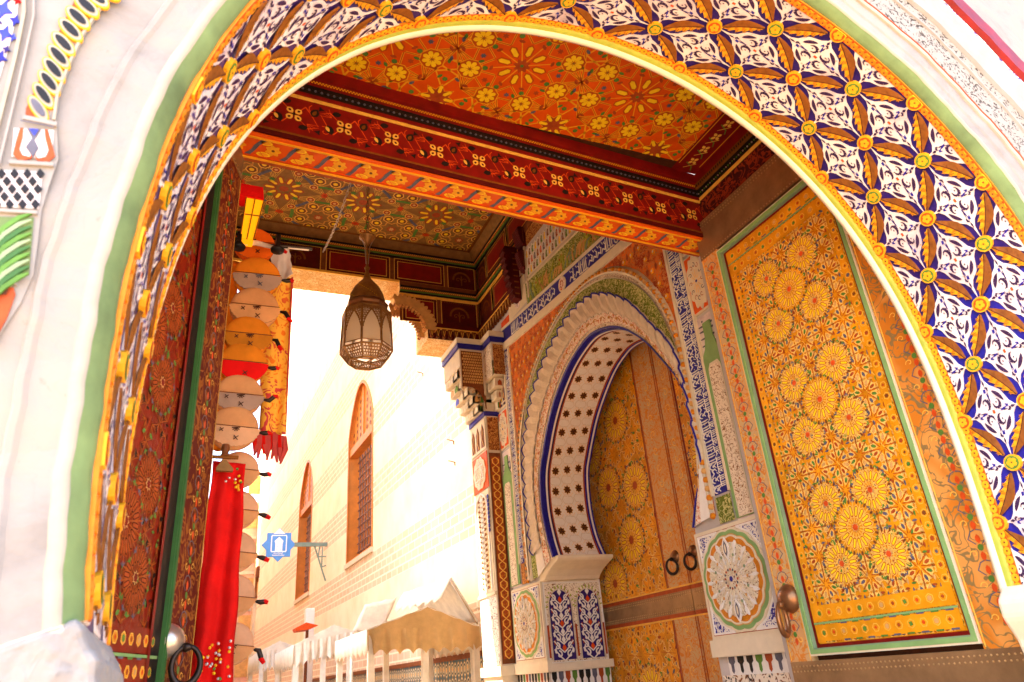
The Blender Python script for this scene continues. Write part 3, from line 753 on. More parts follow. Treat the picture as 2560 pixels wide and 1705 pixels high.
# ================================================================== FRONT CEILING AND BEAM
ZB_, ZT_ = 4.95, 5.62
bn = [Vector((0.04-.35, 3.91-.012, 0)), Vector((3.98, 4.145, 0))]     # near edge of the beam in plan
bf = [Vector((0.06-.40, 4.22-.02, 0)), Vector((4.10, 4.415, 0))]
ceil1 = empty('painted_ceiling', (1.8, 3.2, ZT_), 'orange coffered ceiling painted with stars and yellow flowers just behind the gateway', 'ceiling')
cp = Pat(Surf((0, 0, ZT_), (1, 0, 0), (0, 1, 0)), (-.5, 2.45, 3.62, 3.99))
cp.rect(-.5, 2.45, 3.62, 3.995, 'orange', 0)
K1 = (ZT_-EYE)/3.9
PX_ = .96*K1; sx, sy = 1.8*K1, 3.32*K1
for i in range(-4, 4):
    for j in range(-2, 2):
        cx, cy = sx+i*PX_, sy+j*PX_
        oc = disc((cx, cy), .5*PX_/cos(pi/8), 8, pi/8)
        for th in (radians(66), radians(52), radians(36), radians(20)):
            for L_ in hankin(oc, th):
                cp.line(L_, .016, 'ochrelight', .001); cp.line(L_, .006, 'rayline', .0016)
        cp.poly(disc((cx, cy), .21, 16), 'orange', .0022)
        for k in range(8):
            a = pi/8+k*pi/4
            cp.poly(hexi((cx, cy), a+pi/8, .075, .20, .062), 'rayline', .003); cp.poly(hexi((cx, cy), a+pi/8, .09, .185, .036), 'yellow', .0036)
            cp.line([(cx, cy), (cx+.24*cos(a), cy+.24*sin(a))], .008, 'ochrelight', .0034)
            f = (cx+.37*K1*cos(a), cy+.37*K1*sin(a))
            cp.poly(disc(f, .098, 8, a), 'ochrelight', .004); cp.poly(disc(f, .090, 8, a), 'rayline', .0046)
            for q in range(8): cp.poly(petal(f, q*pi/4+.3, .010, .076, .036, .74), 'yellow', .0052)
            cp.poly(disc(f, .006, 5), 'leafgreen', .0058)
            g = (cx+.27*cos(a), cy+.27*sin(a)); cp.poly(disc(g, .022, 7, a), 'leafgreen', .004)
            g = (cx+.30*cos(a+pi/8), cy+.30*sin(a+pi/8)); cp.poly(starp(g, .026, .014, 6, a), 'slate' if k % 2 else 'rust', .004)
            g = (cx+.45*cos(a+.11), cy+.45*sin(a+.11)); cp.poly(disc(g, .018, 6, a), 'leafgreen' if k % 2 else 'rust', .004)
        FL = [(cx+.37*K1*cos(pi/8+k*pi/4), cy+.37*K1*sin(pi/8+k*pi/4)) for k in range(8)]
        for k in range(8):
            for st_ in (1, 3): cp.line([FL[k], FL[(k+st_) % 8]], .017, 'ochrelight', .0006); cp.line([FL[k], FL[(k+st_) % 8]], .007, 'rayline', .0012)
            a = pi/8+k*pi/4; o_ = (cx+.62*cos(a), cy+.62*sin(a)); cp.line([FL[k], o_], .015, 'ochrelight', .0006); cp.line([FL[k], (cx+.60*cos(a+.25), cy+.60*sin(a+.25))], .012, 'ochrelight', .0007); cp.line([FL[k], (cx+.60*cos(a-.25), cy+.60*sin(a-.25))], .012, 'ochrelight', .0008)
            for rr, dd, mm_ in ((.225, 0, 'rust'), (.455, .42, 'rust'), (.53, .16, 'leafgreen'), (.30, .22, 'leafgreen'), (.49, -.2, 'slate')): cp.poly(petal((cx+rr*cos(a+dd), cy+rr*sin(a+dd)), a+dd+rr*9, -.026, .026, .026), mm_, .0044)
        cp.poly(starp((cx, cy), .07, .045, 8), 'rust', .0042); cp.poly(disc((cx, cy), .014, 8), 'leafgreen', .005)
        sq = (cx+PX_/2, cy+PX_/2)
        cp.poly(starp(sq, .15, .09, 8), 'ochrelight', .003); cp.poly(starp(sq, .14, .084, 8), 'rust', .0036)
        for k in range(8): cp.poly(hexi(sq, k*pi/4, .05, .13, .028), 'yellow', .0042)
        for k in range(4): cp.poly(disc((sq[0]+.2*cos(k*pi/2), sq[1]+.2*sin(k*pi/2)), .022, 6), 'leafgreen', .004)
cp.mb.build('star_panel', ceil1)
sd = Pat(Surf((0, 0, ZT_), (1, 0, 0), (0, 1, 0)))
sd.rect(3.62, 2.45, 3.92, 4.1, 'wine', -.001); sd.rect(3.64, 2.5, 3.648, 4.0, 'ochrelight', .002); sd.rect(3.86, 2.5, 3.868, 4.0, 'ochrelight', .002)
for i in range(9):
    c = (3.755, 2.62+i*.165)
    for k in range(4): sd.poly(petal(c, k*pi/2+.7, .006, .05, .03), 'goldline', .003)
    sd.line([(c[0]-.05, c[1]+.03), (c[0]+.03, c[1]+.075), (c[0]+.05, c[1]+.12)], .01, 'leafgreen', .002); sd.line([(c[0]+.05, c[1]+.03), (c[0]-.04, c[1]+.1)], .007, 'goldline', .0025)
sd.mb.build('border_strip', ceil1)
SC = Surf((3.92, 2.45, 0), (0, 1, 0), (0, 0, 1))
sc_ = Pat(SC)
for z0, z1, m, h in ((5.52, 5.62, 'wine', .03), (5.47, 5.52, 'ochredark', .04), (5.37, 5.47, 'black', .015), (5.34, 5.37, 'goldline', .03), (5.0, 5.34, 'sq_wine', .02)):
    sc_.rect(0, z0, 1.75, z1, m, h, .06)
for i in range(60): sc_.mb.lathe(SC(.02+i*.028, 5.42, .018), [(.009, 0), (.006, .006), (.001, .008)], 'silver' if i % 2 else 'leafgreen', 6, SC.n); sc_.rect(.02+i*.028, 5.48, .034+i*.028, 5.505, 'black', .042)
sc_.mb.build('side_cornice', ceil1)
rf = MB(); rf.box((-.99, 2.47, ZT_+.01), (4.6, 4.10, ZT_+.2), 'browndark'); rf.build('roof_boards', ceil1)

beam = empty('ceiling_beam', (1.9, 4.15, ZB_), 'thick painted cross beam with red scroll face and bright orange flowered underside', 'beam')
SBF = Surf(bn[0], bn[1]-bn[0], (0, 0, 1)); WB_ = (bn[1]-bn[0]).length
fa = Pat(SBF)
for z0, z1, m, h in ((4.95, 4.985, 'winedark', .012), (4.985, 5.0, 'ochredark', .014), (5.0, 5.325, 'wine', 0), (5.325, 5.345, 'goldline', .012), (5.345, 5.375, 'wine', .02), (5.375, 5.47, 'black', .004), (5.47, 5.525, 'wine', .012), (5.525, 5.62, 'wine', .035)):
    fa.rect(0, z0, WB_, z1, m, h, .03)
for i in range(int(WB_/.022)):
    u = .01+i*.022
    fa.rect(u, 5.50, u+.011, 5.512, 'ochrelight', .0135); fa.rect(u+.011, 5.488, u+.022, 5.50, 'ochrelight', .0135)
    fa.mb.lathe(SBF(u, 5.425, .004), [(.010, 0), (.008, .007), (.001, .010)], 'slate' if i % 2 else 'black', 6, SBF.n)
for i in range(12):
    c = (.30+i*.345, 5.165+.012*(i % 2))
    for k in range(4):
        a = k*pi/2+.75
        fa.poly(petal(c, a, .010, .068, .046, .6), 'goldline', .002); fa.poly(petal(c, a, .030, .055, .018, .6), 'winedark', .003)
    fa.poly(disc(c, .012, 8), 'black', .004)
    for sg in (-1, 1):
        b = (c[0]+sg*.115, c[1]-sg*.03)
        fa.line([(c[0]+sg*.03, c[1]+.03*sg), (c[0]+sg*.075, c[1]+.085*sg), (b[0], b[1]+.06*sg), (b[0]+sg*.05, b[1]-.03*sg)], [.005, .010, .009, .004], 'redorange', .0012)
        fa.line([(c[0]+sg*.04, c[1]-.04*sg), (c[0]+sg*.10, c[1]-.10*sg), (c[0]+sg*.17, c[1]-.07*sg)], [.004, .009, .003], 'redorange', .0014)
        fa.line(spiral((c[0]+sg*.135, c[1]+.075*sg), .045, 2, .9, 9, sg), .006, 'redorange', .0016)
        for q in range(4): fa.line([(c[0]+sg*.09, c[1]-sg*.06), (c[0]+sg*(.11+.02*q), c[1]-sg*(.13-.025*q))], .004, 'redorange', .0018)
        fa.poly(petal((c[0]+sg*.12, c[1]+sg*.015), 1.1*sg, 0, .085, .06, .45), 'black', .0022); fa.poly(petal((c[0]+sg*.126, c[1]+sg*.027), 1.1*sg, 0, .05, .026, .45), 'ochredark' if sg > 0 else 'goldline', .003)
        fa.poly(petal((c[0]+sg*.06, c[1]-sg*.10), .3, -.03, .04, .045, .5), 'black', .0024)
        fa.poly(starp((c[0]+sg*.165, c[1]-sg*.11), .028, .012, 3, i), 'black', .0025)
fa.mb.build('scroll_face', beam)
so_ = MB()
def bsof(u, v, h=0):     # u 0..WB_, v 0..1 from near to far
    t = u/WB_; p = (bn[0].lerp(bn[1], t)).lerp(bf[0].lerp(bf[1], t), v); return Vector((p.x, p.y, ZB_-h))
class _M: pass
bs = Pat(bsof, mb=so_)
bs.rect(0, 0, WB_, 1, 'orange', 0)
for v0, v1, m, h in ((.0, .10, 'orange', .014), (.10, .16, 'ochrelight', .020), (.16, .21, 'redorange', .006), (.78, .83, 'redorange', .006), (.83, .88, 'ochrelight', .020), (.88, 1, 'rust', .014)):
    bs.rect(0, v0, WB_, v1, m, h, .01)
for i in range(19):
    u = .10+i*.222; vm = .5; k = .27
    g = lambda x, y: (u+x, vm+y/k)
    bs.poly([g(.046*(1+.18*cos(7*a))*cos(a), .046*(1+.18*cos(7*a))*sin(a)) for a in [2*pi*q/35 for q in range(35)]], 'ochrelight', .005)
    bs.poly([g(.012*cos(a), .012*sin(a)) for a in (0, 1, 2, 3, 4, 5)], 'brown', .006)
    bs.poly([g(.050, .075), (g(.080, .090)), g(.115, .02), g(.135, -.03), g(.175, -.085), g(.140, -.085), g(.100, -.02), g(.085, .03)], 'slate', .004)
    for sg in (-1, 1):
        for c_, m in ((.052, 'yellow'), (.036, 'ochrelight')):
            bs.poly([g(-.055+c_*.9*cos(a), sg*.055+c_*.45*sin(a)) for a in [2*pi*q/9+sg for q in range(9)]], m, .003+(.001 if c_ < .05 else 0))
        bs.line([g(-.09, sg*.02), g(-.05, sg*.075), g(.0, sg*.062), g(.05, sg*.08)], .004, 'redorange', .0055)
so_.build('flowered_underside', beam)
bb = MB(); a0, a1, b0, b1 = bn[0], bn[1], bf[0], bf[1]
bb.face([(a0.x, a0.y+.03, ZB_+.004), (a1.x, a1.y+.03, ZB_+.004), (b1.x, b1.y, ZB_+.004), (b0.x, b0.y, ZB_+.004)], 'wine')
bb.face([(b0.x, b0.y, ZB_), (b1.x, b1.y, ZB_), (b1.x, b1.y, 8.9), (b0.x, b0.y, 8.9)], 'wine')
bb.build('timber', beam)

# ================================================================== REAR CEILING AND FRIEZE
ZC2 = 8.4
ceil2 = empty('painted_ceiling', (2.2, 8, ZC2), 'brown green strapwork ceiling high over the lantern beyond the beam', 'ceiling')
SC2 = Surf((0, 0, ZC2), (1, 0, 0), (0, 1, 0))
c2 = Pat(SC2, (-.7, 4.5, 3.95, 10.0))
c2.rect(-.7, 4.5, 3.95, 10.0, 'umber', 0)
P2 = 1.18; ox, oy = 2.47-P2*4, 9.68-P2*6
for i in range(0, 6):
    for j in range(0, 7):
        cx, cy = ox+i*P2, oy+j*P2
        oc = disc((cx, cy), .5*P2/cos(pi/8), 8, pi/8)
        for th, r0 in ((radians(62), 1), (radians(42), 1), (radians(24), 1)):
            for L_ in hankin(oc, th): c2.line(L_, .026, 'goldline', .001); c2.line(L_, .012, 'brown', .002)
        for R_, n_ in ((.20, 8), (.40, 8)):
            L_ = starp((cx, cy), R_, R_*.72, n_, .2); c2.line(L_, .018, 'goldline', .0015, True); c2.line(L_, .008, 'rust', .0025, True)
        for k in range(8):
            a = pi/8+k*pi/4
            for (r, m1, m2, s, nn) in ((.29, 'brown', 'yellow', .072, 8), (.47, 'rust', 'goldenpale', .055, 5)):
                g = (cx+r*cos(a), cy+r*sin(a)); c2.poly(disc(g, s*1.25, 7, a), 'goldline', .003); c2.poly(disc(g, s, 7, a), m1, .004); c2.poly(disc(g, s*.5, nn, a), m2, .005)
            a += pi/8
            g0 = (cx+.40*cos(a), cy+.40*sin(a)); c2.line([(cx+.42*cos(a-.25), cy+.42*sin(a-.25)), g0, (cx+.42*cos(a+.25), cy+.42*sin(a+.25))], .05, 'leafgreen' if k % 2 else 'slate', .0045)
            g = (cx+.57*cos(a), cy+.57*sin(a)); c2.poly(starp(g, .06, .03, 5, a), 'leafgreen' if k % 2 == 0 else 'redorange', .004)
        c2.poly(starp((cx, cy), .09, .055, 8), 'rust', .004); c2.poly(starp((cx, cy), .05, .03, 6), 'goldenpale', .005)
        sq = (cx+P2/2, cy+P2/2)
        for k in range(10):
            a = k*pi/5
            c2.poly(hexi(sq, a, .10, .30, .09), 'rust', .003); c2.poly(hexi(sq, a, .13, .27, .045), 'yellow', .004)
        c2.poly(disc(sq, .07, 8), 'rust', .0045)
c2.mb.build('strapwork_panel', ceil2)
ob = MB()
# cove between the ceiling and the frieze, stepped mouldings with a rope
ob.grid([[(-.7, 10.0, 8.4), (3.95, 10.0, 8.4), (3.95, 4.4, 8.4)], [(-.7, 10.05, 8.30), (4.0, 10.05, 8.30), (4.0, 4.4, 8.30)], [(-.7, 10.07, 8.24), (4.05, 10.07, 8.24), (4.05, 4.4, 8.24)]], 'umber')
ob.grid([[(-.7, 10.0, 8.395), (3.95, 10.0, 8.395), (3.95, 4.4, 8.395)], [(-.7, 9.95, 8.392), (3.90, 9.95, 8.392), (3.90, 4.4, 8.392)]], 'ochredark')
ob.build('cove', ceil2)
rf = MB(); rf.box((-.99, 3.8, 8.42), (4.4, 10.9, 8.6), 'browndark'); rf.box((-.99, 3.8, 5.9), (4.4, 3.86, 8.42), 'browndark'); rf.build('roof_boards', ceil2)  # upright board is unseen, added to stop sun leaking in over the beam

frz = empty('carved_frieze', (2.4, 10.1, 6.68), 'dark red wooden frieze of framed panels with scalloped bracket over the street opening', 'frieze')
def frieze(P, U, rows, corner=None):
    """rows: (z0, z1, [panel edges])"""
    for z0, z1, u0, u1, pans in rows:
        P.rect(u0, z0, u1, z1, 'brown', 0)
        for a, b, k in pans:
            for o, m, h in ((.0, 'goldline', .004), (.012, 'winedark', .006), (.055, 'goldline', .008), (.066, 'wine' if k else 'rust', .010)):
                if k == 2 and o > .05: continue
                P.rect(a+o, z0+o, b-o, z1-o, m, h, .004)
            n = int((b-a)/.04)
            for i in range(n): P.rect(a+.02+i*.04, z1-.042, a+.038+i*.04, z1-.026, 'ochredark', .008)
            if k == 1: P.rect(a+.075, z0+.075, b-.075, z1-.075, 'leatherred' if 0 else 'wine', .0105)
            if k == 2:
                c = ((a+b)/2, z0+(z1-z0)*.40); r = (z1-z0)*.34
                P.line([(c[0]+r*cos(t), c[1]+r*sin(t)) for t in [pi*q/10 for q in range(11)]], .035, 'ochredark', .008)
                P.line([(c[0], c[1]-.1), (c[0], c[1]+.08)], .02, 'ochredark', .008); P.line(spiral((c[0]-.06, c[1]), .05, 0, 1), .014, 'ochredark', .009); P.line(spiral((c[0]+.06, c[1]), .05, pi, 1, sgn=-1), .014, 'ochredark', .009)
SF1 = Surf((0, 10.1, 0), (1, 0, 0), (0, 0, 1)); SF2 = Surf((4.1, 0, 0), (0, 1, 0), (0, 0, 1))
f1 = Pat(SF1)
frieze(f1, 0, [(7.68, 8.12, -.7, 4.1, [(.30, .58, 0), (.62, 1.42, 2), (1.5, 2.55, 1), (2.62, 3.5, 1), (3.56, 4.06, 2)]),
               (6.95, 7.42, 2.71, 4.1, [(2.75, 3.35, 1), (3.42, 4.06, 2)])])
def mould(P, u0, u1, z, tw=.035, dents=False, m2='goldline'):
    P.rect(u0, z, u1, z+.03, 'black', .03, .05); P.rect(u0, z+.03, u1, z+.055, 'leafgreen', .045, .05)
    P.rect(u0, z+.055, u1, z+.085, 'rust', .06, .05); P.rect(u0, z+.085, u1, z+.12, 'black', .07, .06)
    n = int((u1-u0)/tw)
    for i in range(n): P.poly([(u0+i*tw, z+.056), (u0+i*tw+tw*.5, z+.056), (u0+i*tw+tw, z+.084), (u0+i*tw+tw*.5, z+.084)], 'goldline', .0615)
mould(f1, -.7, 4.1, 8.12); mould(f1, 2.71, 4.1, 7.46); 
f1.rect(2.71, 7.42, 4.1, 7.46, 'goldline', .02, .02); f1.rect(2.71, 7.58, 4.1, 7.68, 'brown', .02, .02)
def dentils(P, u0, u1, z, st=.105):
    P.rect(u0, z+.19, u1, z+.27, 'winedark', .05, .06); P.rect(u0, z+.17, u1, z+.19, 'goldline', .055, .06); P.rect(u0, z, u1, z+.17, 'winedark', .0)
    n = int((u1-u0)/st)
    for i in range(n):
        u = u0+(i+.5)*st
        P.poly([(u-.035, z+.17), (u-.035, z+.10), (u-.015, z+.06), (u-.03, z+.03), (u, z), (u+.03, z+.03), (u+.015, z+.06), (u+.035, z+.10), (u+.035, z+.17)], 'brown', .05, .05)
        P.line([(u-.02, z+.14), (u, z+.04), (u+.02, z+.14)], .008, 'goldline', .052)
dentils(f1, 3.18, 4.1, 6.68)
f1.mb.build('end_panels', frz)
f2 = Pat(SF2)
frieze(f2, 0, [(7.68, 8.12, 4.4, 10.1, [(9.66, 10.04, 2), (8.75, 9.6, 1), (7.8, 8.68, 1), (6.9, 7.7, 1), (6.0, 6.8, 1), (5.1, 5.9, 1)]),
               (6.95, 7.42, 8.22, 10.1, [(9.5, 10.04, 2), (8.30, 9.42, 1)])])
mould(f2, 4.4, 10.1, 8.12); mould(f2, 8.2, 10.1, 7.46); f2.rect(8.2, 7.42, 10.1, 7.46, 'goldline', .02, .02); f2.rect(4.4, 7.58, 10.1, 7.68, 'brown', .02, .02)
f2.rect(4.4, 7.34, 8.2, 7.58, 'sq_brown', .004, .02)
dentils(f2, 8.5, 10.1, 6.68)
f2.mb.build('side_panels', frz)
# painted underside and cheek of the lintel
ls = MB(); ls.box((-.7, 10.11, 7.685), (2.73, 10.8, 8.3), 'sq_painted'); ls.box((2.73, 10.11, 7.55), (2.78, 10.8, 8.3), 'sq_painted')
ls.box((3.18, 10.11, 6.685), (4.3, 10.8, 8.3), 'sq_painted'); ls.box((-.7, 10.09, 7.66), (2.71, 10.12, 7.70), 'goldline')
ls.build('painted_lintel', frz)
# scalloped bracket
br = MB(); bc = (2.73, 6.80)
prev = None; N_ = 13; pts_o, pts_i = [], []
for i in range(N_*6+1):
    a = -.05+(pi/2+.35)*i/(N_*6); s_ = abs(sin(i*pi/6))
    pts_i.append((bc[0]+(.40-.045*s_)*cos(a), bc[1]+(.40-.045*s_)*sin(a))); pts_o.append((bc[0]+(.53+.05*s_)*cos(a), bc[1]+(.53+.05*s_)*sin(a)))
for y0, y1 in ((9.98, 10.14), (10.3, 10.42)):
    for i in range(len(pts_i)-1):
        a, b, c, d = pts_i[i], pts_i[i+1], pts_o[i+1], pts_o[i]
        br.face([(a[0], y0, a[1]), (b[0], y0, b[1]), (c[0], y0, c[1]), (d[0], y0, d[1])], 'goldenpale')
        for p, q, m in ((a, b, 'sq_brown'), (c, d, 'ochre')): br.face([(p[0], y0, p[1]), (q[0], y0, q[1]), (q[0], y1, q[1]), (p[0], y1, p[1])], m)
br.face([(3.22, 10.15, 6.75), (3.22, 10.15, 7.68), (2.73, 10.15, 7.68), (2.73, 10.15, 7.3)]+[(bc[0]+.45*cos(a), 10.15, bc[1]+.45*sin(a)) for a in (1.5, 1.2, .9, .6, .3, 0)], 'wine')
br.build('scalloped_bracket', frz)
def comb(y, z0, z1, d, t=.10):
    k = MB(); pr = [(4.1, z0), (4.1-d*.55, z0+.02)]
    n = 8
    for i in range(n):
        f = i/n; x = 4.1-d*(.55+.45*sin(pi*.5*f)); z = z0+.05+(z1-z0-.08)*f; pr += [(x, z), (x-.035, z+.02), (x-.03, z+(z1-z0)/n*.7)]
    pr += [(4.1-d, z1), (4.1, z1)]
    k.prism([(x, y, z) for x, z in pr], (0, t, 0), 'winedark')
    for i in range(n): k.box((4.1-d*.5, y-.006, z0+.08+i*(z1-z0-.1)/n), (4.1-.04, y, z0+.10+i*(z1-z0-.1)/n), 'ochredark')
    k.build('console', frz)
comb(8.35, 6.6, 7.5, .22, .16); comb(8.05, 7.35, 7.68, .10, .2); comb(8.1, 6.95, 7.3, .10, .12)
# ================================================================== CARVED PORTAL WALL
XW, XS, XD = 4.10, 4.82, 5.0
SW = Surf((XW, 0, 0), (0, 1, 0), (0, 0, 1))
FC = [(8.10,2.87),(8.2,3.12),(8.28,3.49),(8.24,3.92),(8.06,4.22),(7.85,4.5),(7.56,4.77),(7.2,4.99),(6.89,5.1),(6.56,5.15),(6.22,5.08),(5.92,4.94),(5.66,4.73),(5.48,4.54),(5.28,4.26),(5.13,4.03),(5.03,3.74),(5.0,3.44),(5.05,3.12),(5.2,2.86),(5.3,2.66)]
BC = [(8.12,2.87),(8.27,3.16),(8.34,3.55),(8.30,3.98),(8.18,4.2),(8.04,4.39),(7.85,4.62),(7.58,4.85),(7.28,5.05),(7.02,5.15),(6.79,5.19),(6.5,5.15),(6.2,5.02),(5.8,4.72),(5.5,4.36),(5.32,4.0),(5.24,3.5),(5.34,3.1),(5.5,2.66)]
N4 = 120
fcs = smooth([Vector((XW, y, z)) for y, z in FC], N4); bcs = smooth([Vector((XS, y, z)) for y, z in BC], N4)
por = empty('carved_portal', (XW, 6.8, 0), 'richly carved stucco wall with horseshoe doorway, orange spandrels and blue script bands', 'wall')
CY, CZ = 6.66, 3.7
def cast(p, y0, y1, z0, z1):
    d = Vector((0, p.y-CY, p.z-CZ)); t = 1e9
    if d.y > 0: t = min(t, (y1-CY)/d.y)
    if d.y < 0: t = min(t, (y0-CY)/d.y)
    if d.z > 0: t = min(t, (z1-CZ)/d.z)
    if d.z < 0: t = min(t, (z0-CZ)/d.z)
    return Vector((p.x, CY+d.y*t, CZ+d.z*t))
wl = MB()
wl.grid([[p, cast(p, 4.43, 10.1, 2.66, 8.3)] for p in fcs], 'plaster')
for y, z in ((10.1, 8.3), (4.43, 8.3), (10.1, 2.66), (4.43, 2.66)):
    i = min(range(N4), key=lambda i: abs(math.atan2(cast(fcs[i], 4.43, 10.1, 2.66, 8.3).z-CZ, cast(fcs[i], 4.43, 10.1, 2.66, 8.3).y-CY)-math.atan2(z-CZ, y-CY)))
    j = min(N4, i+1); k = max(0, i-1)
    A_ = cast(fcs[k], 4.43, 10.1, 2.66, 8.3); B_ = cast(fcs[j], 4.43, 10.1, 2.66, 8.3)
    wl.face([A_+Vector((.002, 0, 0)), Vector((XW+.002, y, z)), B_+Vector((.002, 0, 0))], 'plaster')
wl.box((XW, 8.57, 0), (XW+.8, 10.1, 2.66), 'plaster'); wl.box((XW, 4.43, 0), (XW+.8, 5.32, 2.66), 'plaster')
wl.box((XW+.85, 2.46, 0), (XW+.9, 10.2, 8.3), 'plaster') if 0 else None
wl.build('plaster_ground', por)
def cs(pts, n=N4): return [(p.y, p.z) for p in smooth([Vector((XW, y, z)) for y, z in pts], n)]
def off2(c, d):
    out = []
    for i in range(len(c)):
        a = c[max(0, i-1)]; b = c[min(len(c)-1, i+1)]; L = math.hypot(b[0]-a[0], b[1]-a[1]); out.append((c[i][0]+(b[1]-a[1])/L*d, c[i][1]-(b[0]-a[0])/L*d))
    return out
fc2 = [(p.y, p.z) for p in fcs]
RO = cs([(9.0,2.7),(9.0,3.6),(8.97,4.2),(8.87,4.69),(8.56,5.08),(8.23,5.41),(7.82,5.65),(7.4,5.82),(6.98,5.89),(6.56,5.9),(6.19,5.84),(5.84,5.7),(5.51,5.46),(5.29,5.19),(5.14,4.93),(5.05,4.68),(5.01,4.4),(5.0,4.0),(5.0,3.3),(5.0,2.7)])
GO = cs([(8.78,2.7),(8.78,3.6),(8.74,4.3),(8.47,5.01),(8.03,5.4),(7.53,5.65),(7.0,5.79),(6.59,5.79),(6.19,5.7),(5.91,5.57),(5.63,5.37),(5.4,5.12),(5.24,4.86),(5.13,4.58),(5.06,4.33),(5.02,4.0),(5.02,3.3),(5.02,2.7)])
SCL = cs([(8.60,2.7),(8.66,3.4),(8.67,3.9),(8.60,4.39),(8.37,4.77),(8.15,5.03),(7.85,5.25),(7.61,5.38),(7.34,5.48),(7.0,5.58),(6.68,5.60),(6.35,5.55),(6.07,5.42),(5.87,5.28),(5.66,5.10),(5.5,4.9),(5.33,4.66),(5.17,4.45),(5.05,4.2),(5.01,3.9),(5.0,3.3),(5.0,2.7)])
def band(mb, A, B, m, h0, h1=None):
    h1 = h0 if h1 is None else h1
    mb.grid([[SW(*a, h0), SW(*b, h1)] for a, b in zip(A, B)], m)
def mixc(A, B, t): return [(a[0]*(1-t)+b[0]*t, a[1]*(1-t)+b[1]*t) for a, b in zip(A, B)]
sp = Pat(SW)
def top_at(y): return 6.15-.0875*(8.99-y)
_ra = [(math.atan2(p[1]-CZ, p[0]-CY), math.hypot(p[0]-CY, p[1]-CZ)) for p in RO]; _ra = sorted(((a_+pi/2) % (2*pi), r_) for a_, r_ in _ra)
def outside(y, z): return math.hypot(y-CY, z-CZ) > np.interp((math.atan2(z-CZ, y-CY)+pi/2) % (2*pi), [a_ for a_, r_ in _ra], [r_ for a_, r_ in _ra])+.04
for i in range(N4):
    q = []
    for p in (RO[i], RO[i+1]):
        d = (p[0]-CY, p[1]-CZ); t = 1e9
        if d[0] > 0: t = min(t, (8.99-CY)/d[0])
        if d[0] < 0: t = min(t, (4.99-CY)/d[0])
        if d[1] > 0:
            # slanting top edge z = 6.15 - .0875 (8.99 - y)
            k = d[1]-.0875*d[0]
            if k > 0: t = min(t, (top_at(CY)-CZ)/k)
        t = max(t, 1); q += [(CY+d[0]*t, max(CZ+d[1]*t, 2.66))]
    sp.poly([RO[i], RO[i+1], q[1], q[0]], 'sq_orange', .004)
sp.poly([(8.99, 6.15), (8.99, 5.3), (8.2, 6.0)], 'sq_orange', .0035); sp.poly([(4.99, 5.8), (4.99, 5.1), (5.7, 5.8)], 'sq_orange', .0035)
rnd = random.Random(4)
for i in range(26):
    for j in range(18):
        y, z = 5.08+i*.155+.077*(j % 2), 3.0+j*.19
        if z < top_at(y)-.10 and outside(y, z):
            sp.poly(disc((y, z), .028, 6, 0, 1, 1.1), 'ochrelight', .012, .008); sp.poly(disc((y, z), .014, 5), 'palecream', .016)
            sp.line([(y-.05, z-.07), (y, z-.04), (y+.05, z-.08)], .012, 'ochre', .010); sp.poly(petal((y+.077, z+.02), 1.57, -.05, .045, .04), 'rust', .0105)
sp.mb.build('orange_spandrel', por)
rg = MB()
band(rg, RO, mixc(RO, GO, .15), 'cream', .0, .045); band(rg, mixc(RO, GO, .15), mixc(RO, GO, .45), 'cream', .02, .03)
band(rg, mixc(RO, GO, .45), mixc(RO, GO, .6), 'palecream', .045, .04); band(rg, mixc(RO, GO, .6), mixc(RO, GO, .9), 'sq_creamfine', .022, .022); band(rg, mixc(RO, GO, .9), GO, 'cream', .045, .02)
bd_ = mixc(RO, GO, .3)
pp_ = resample([Vector((XW, y, z)) for y, z in bd_], 110)
for i, p in enumerate(pp_): rg.lathe(p-Vector((.022, 0, 0)), [(.030, 0), (.026, .02), (.010, .03), (.001, .032)], ('ochre', 'goldenpale')[i % 2], 8, (-1, 0, 0))
rg.build('beaded_ring', por)
gr = MB(); band(gr, GO, SCL, 'sq_green', .03); gr.build('green_ring', por)
inn = off2(fc2, 0)
MM = mixc(SCL, fc2, .52)
st = MB(); band(st, SCL, MM, 'white', .035, .05); band(st, MM, mixc(SCL, fc2, .82), 'sq_lacered', .045, .040); band(st, mixc(SCL, fc2, .82), mixc(SCL, fc2, .93), 'sq_creamfine', .03, .03); band(st, mixc(SCL, fc2, .93), fc2, 'blue', .044, .044)
st.grid([[SW(*a, .044), SW(*a, -.02)] for a in fc2], 'blue')
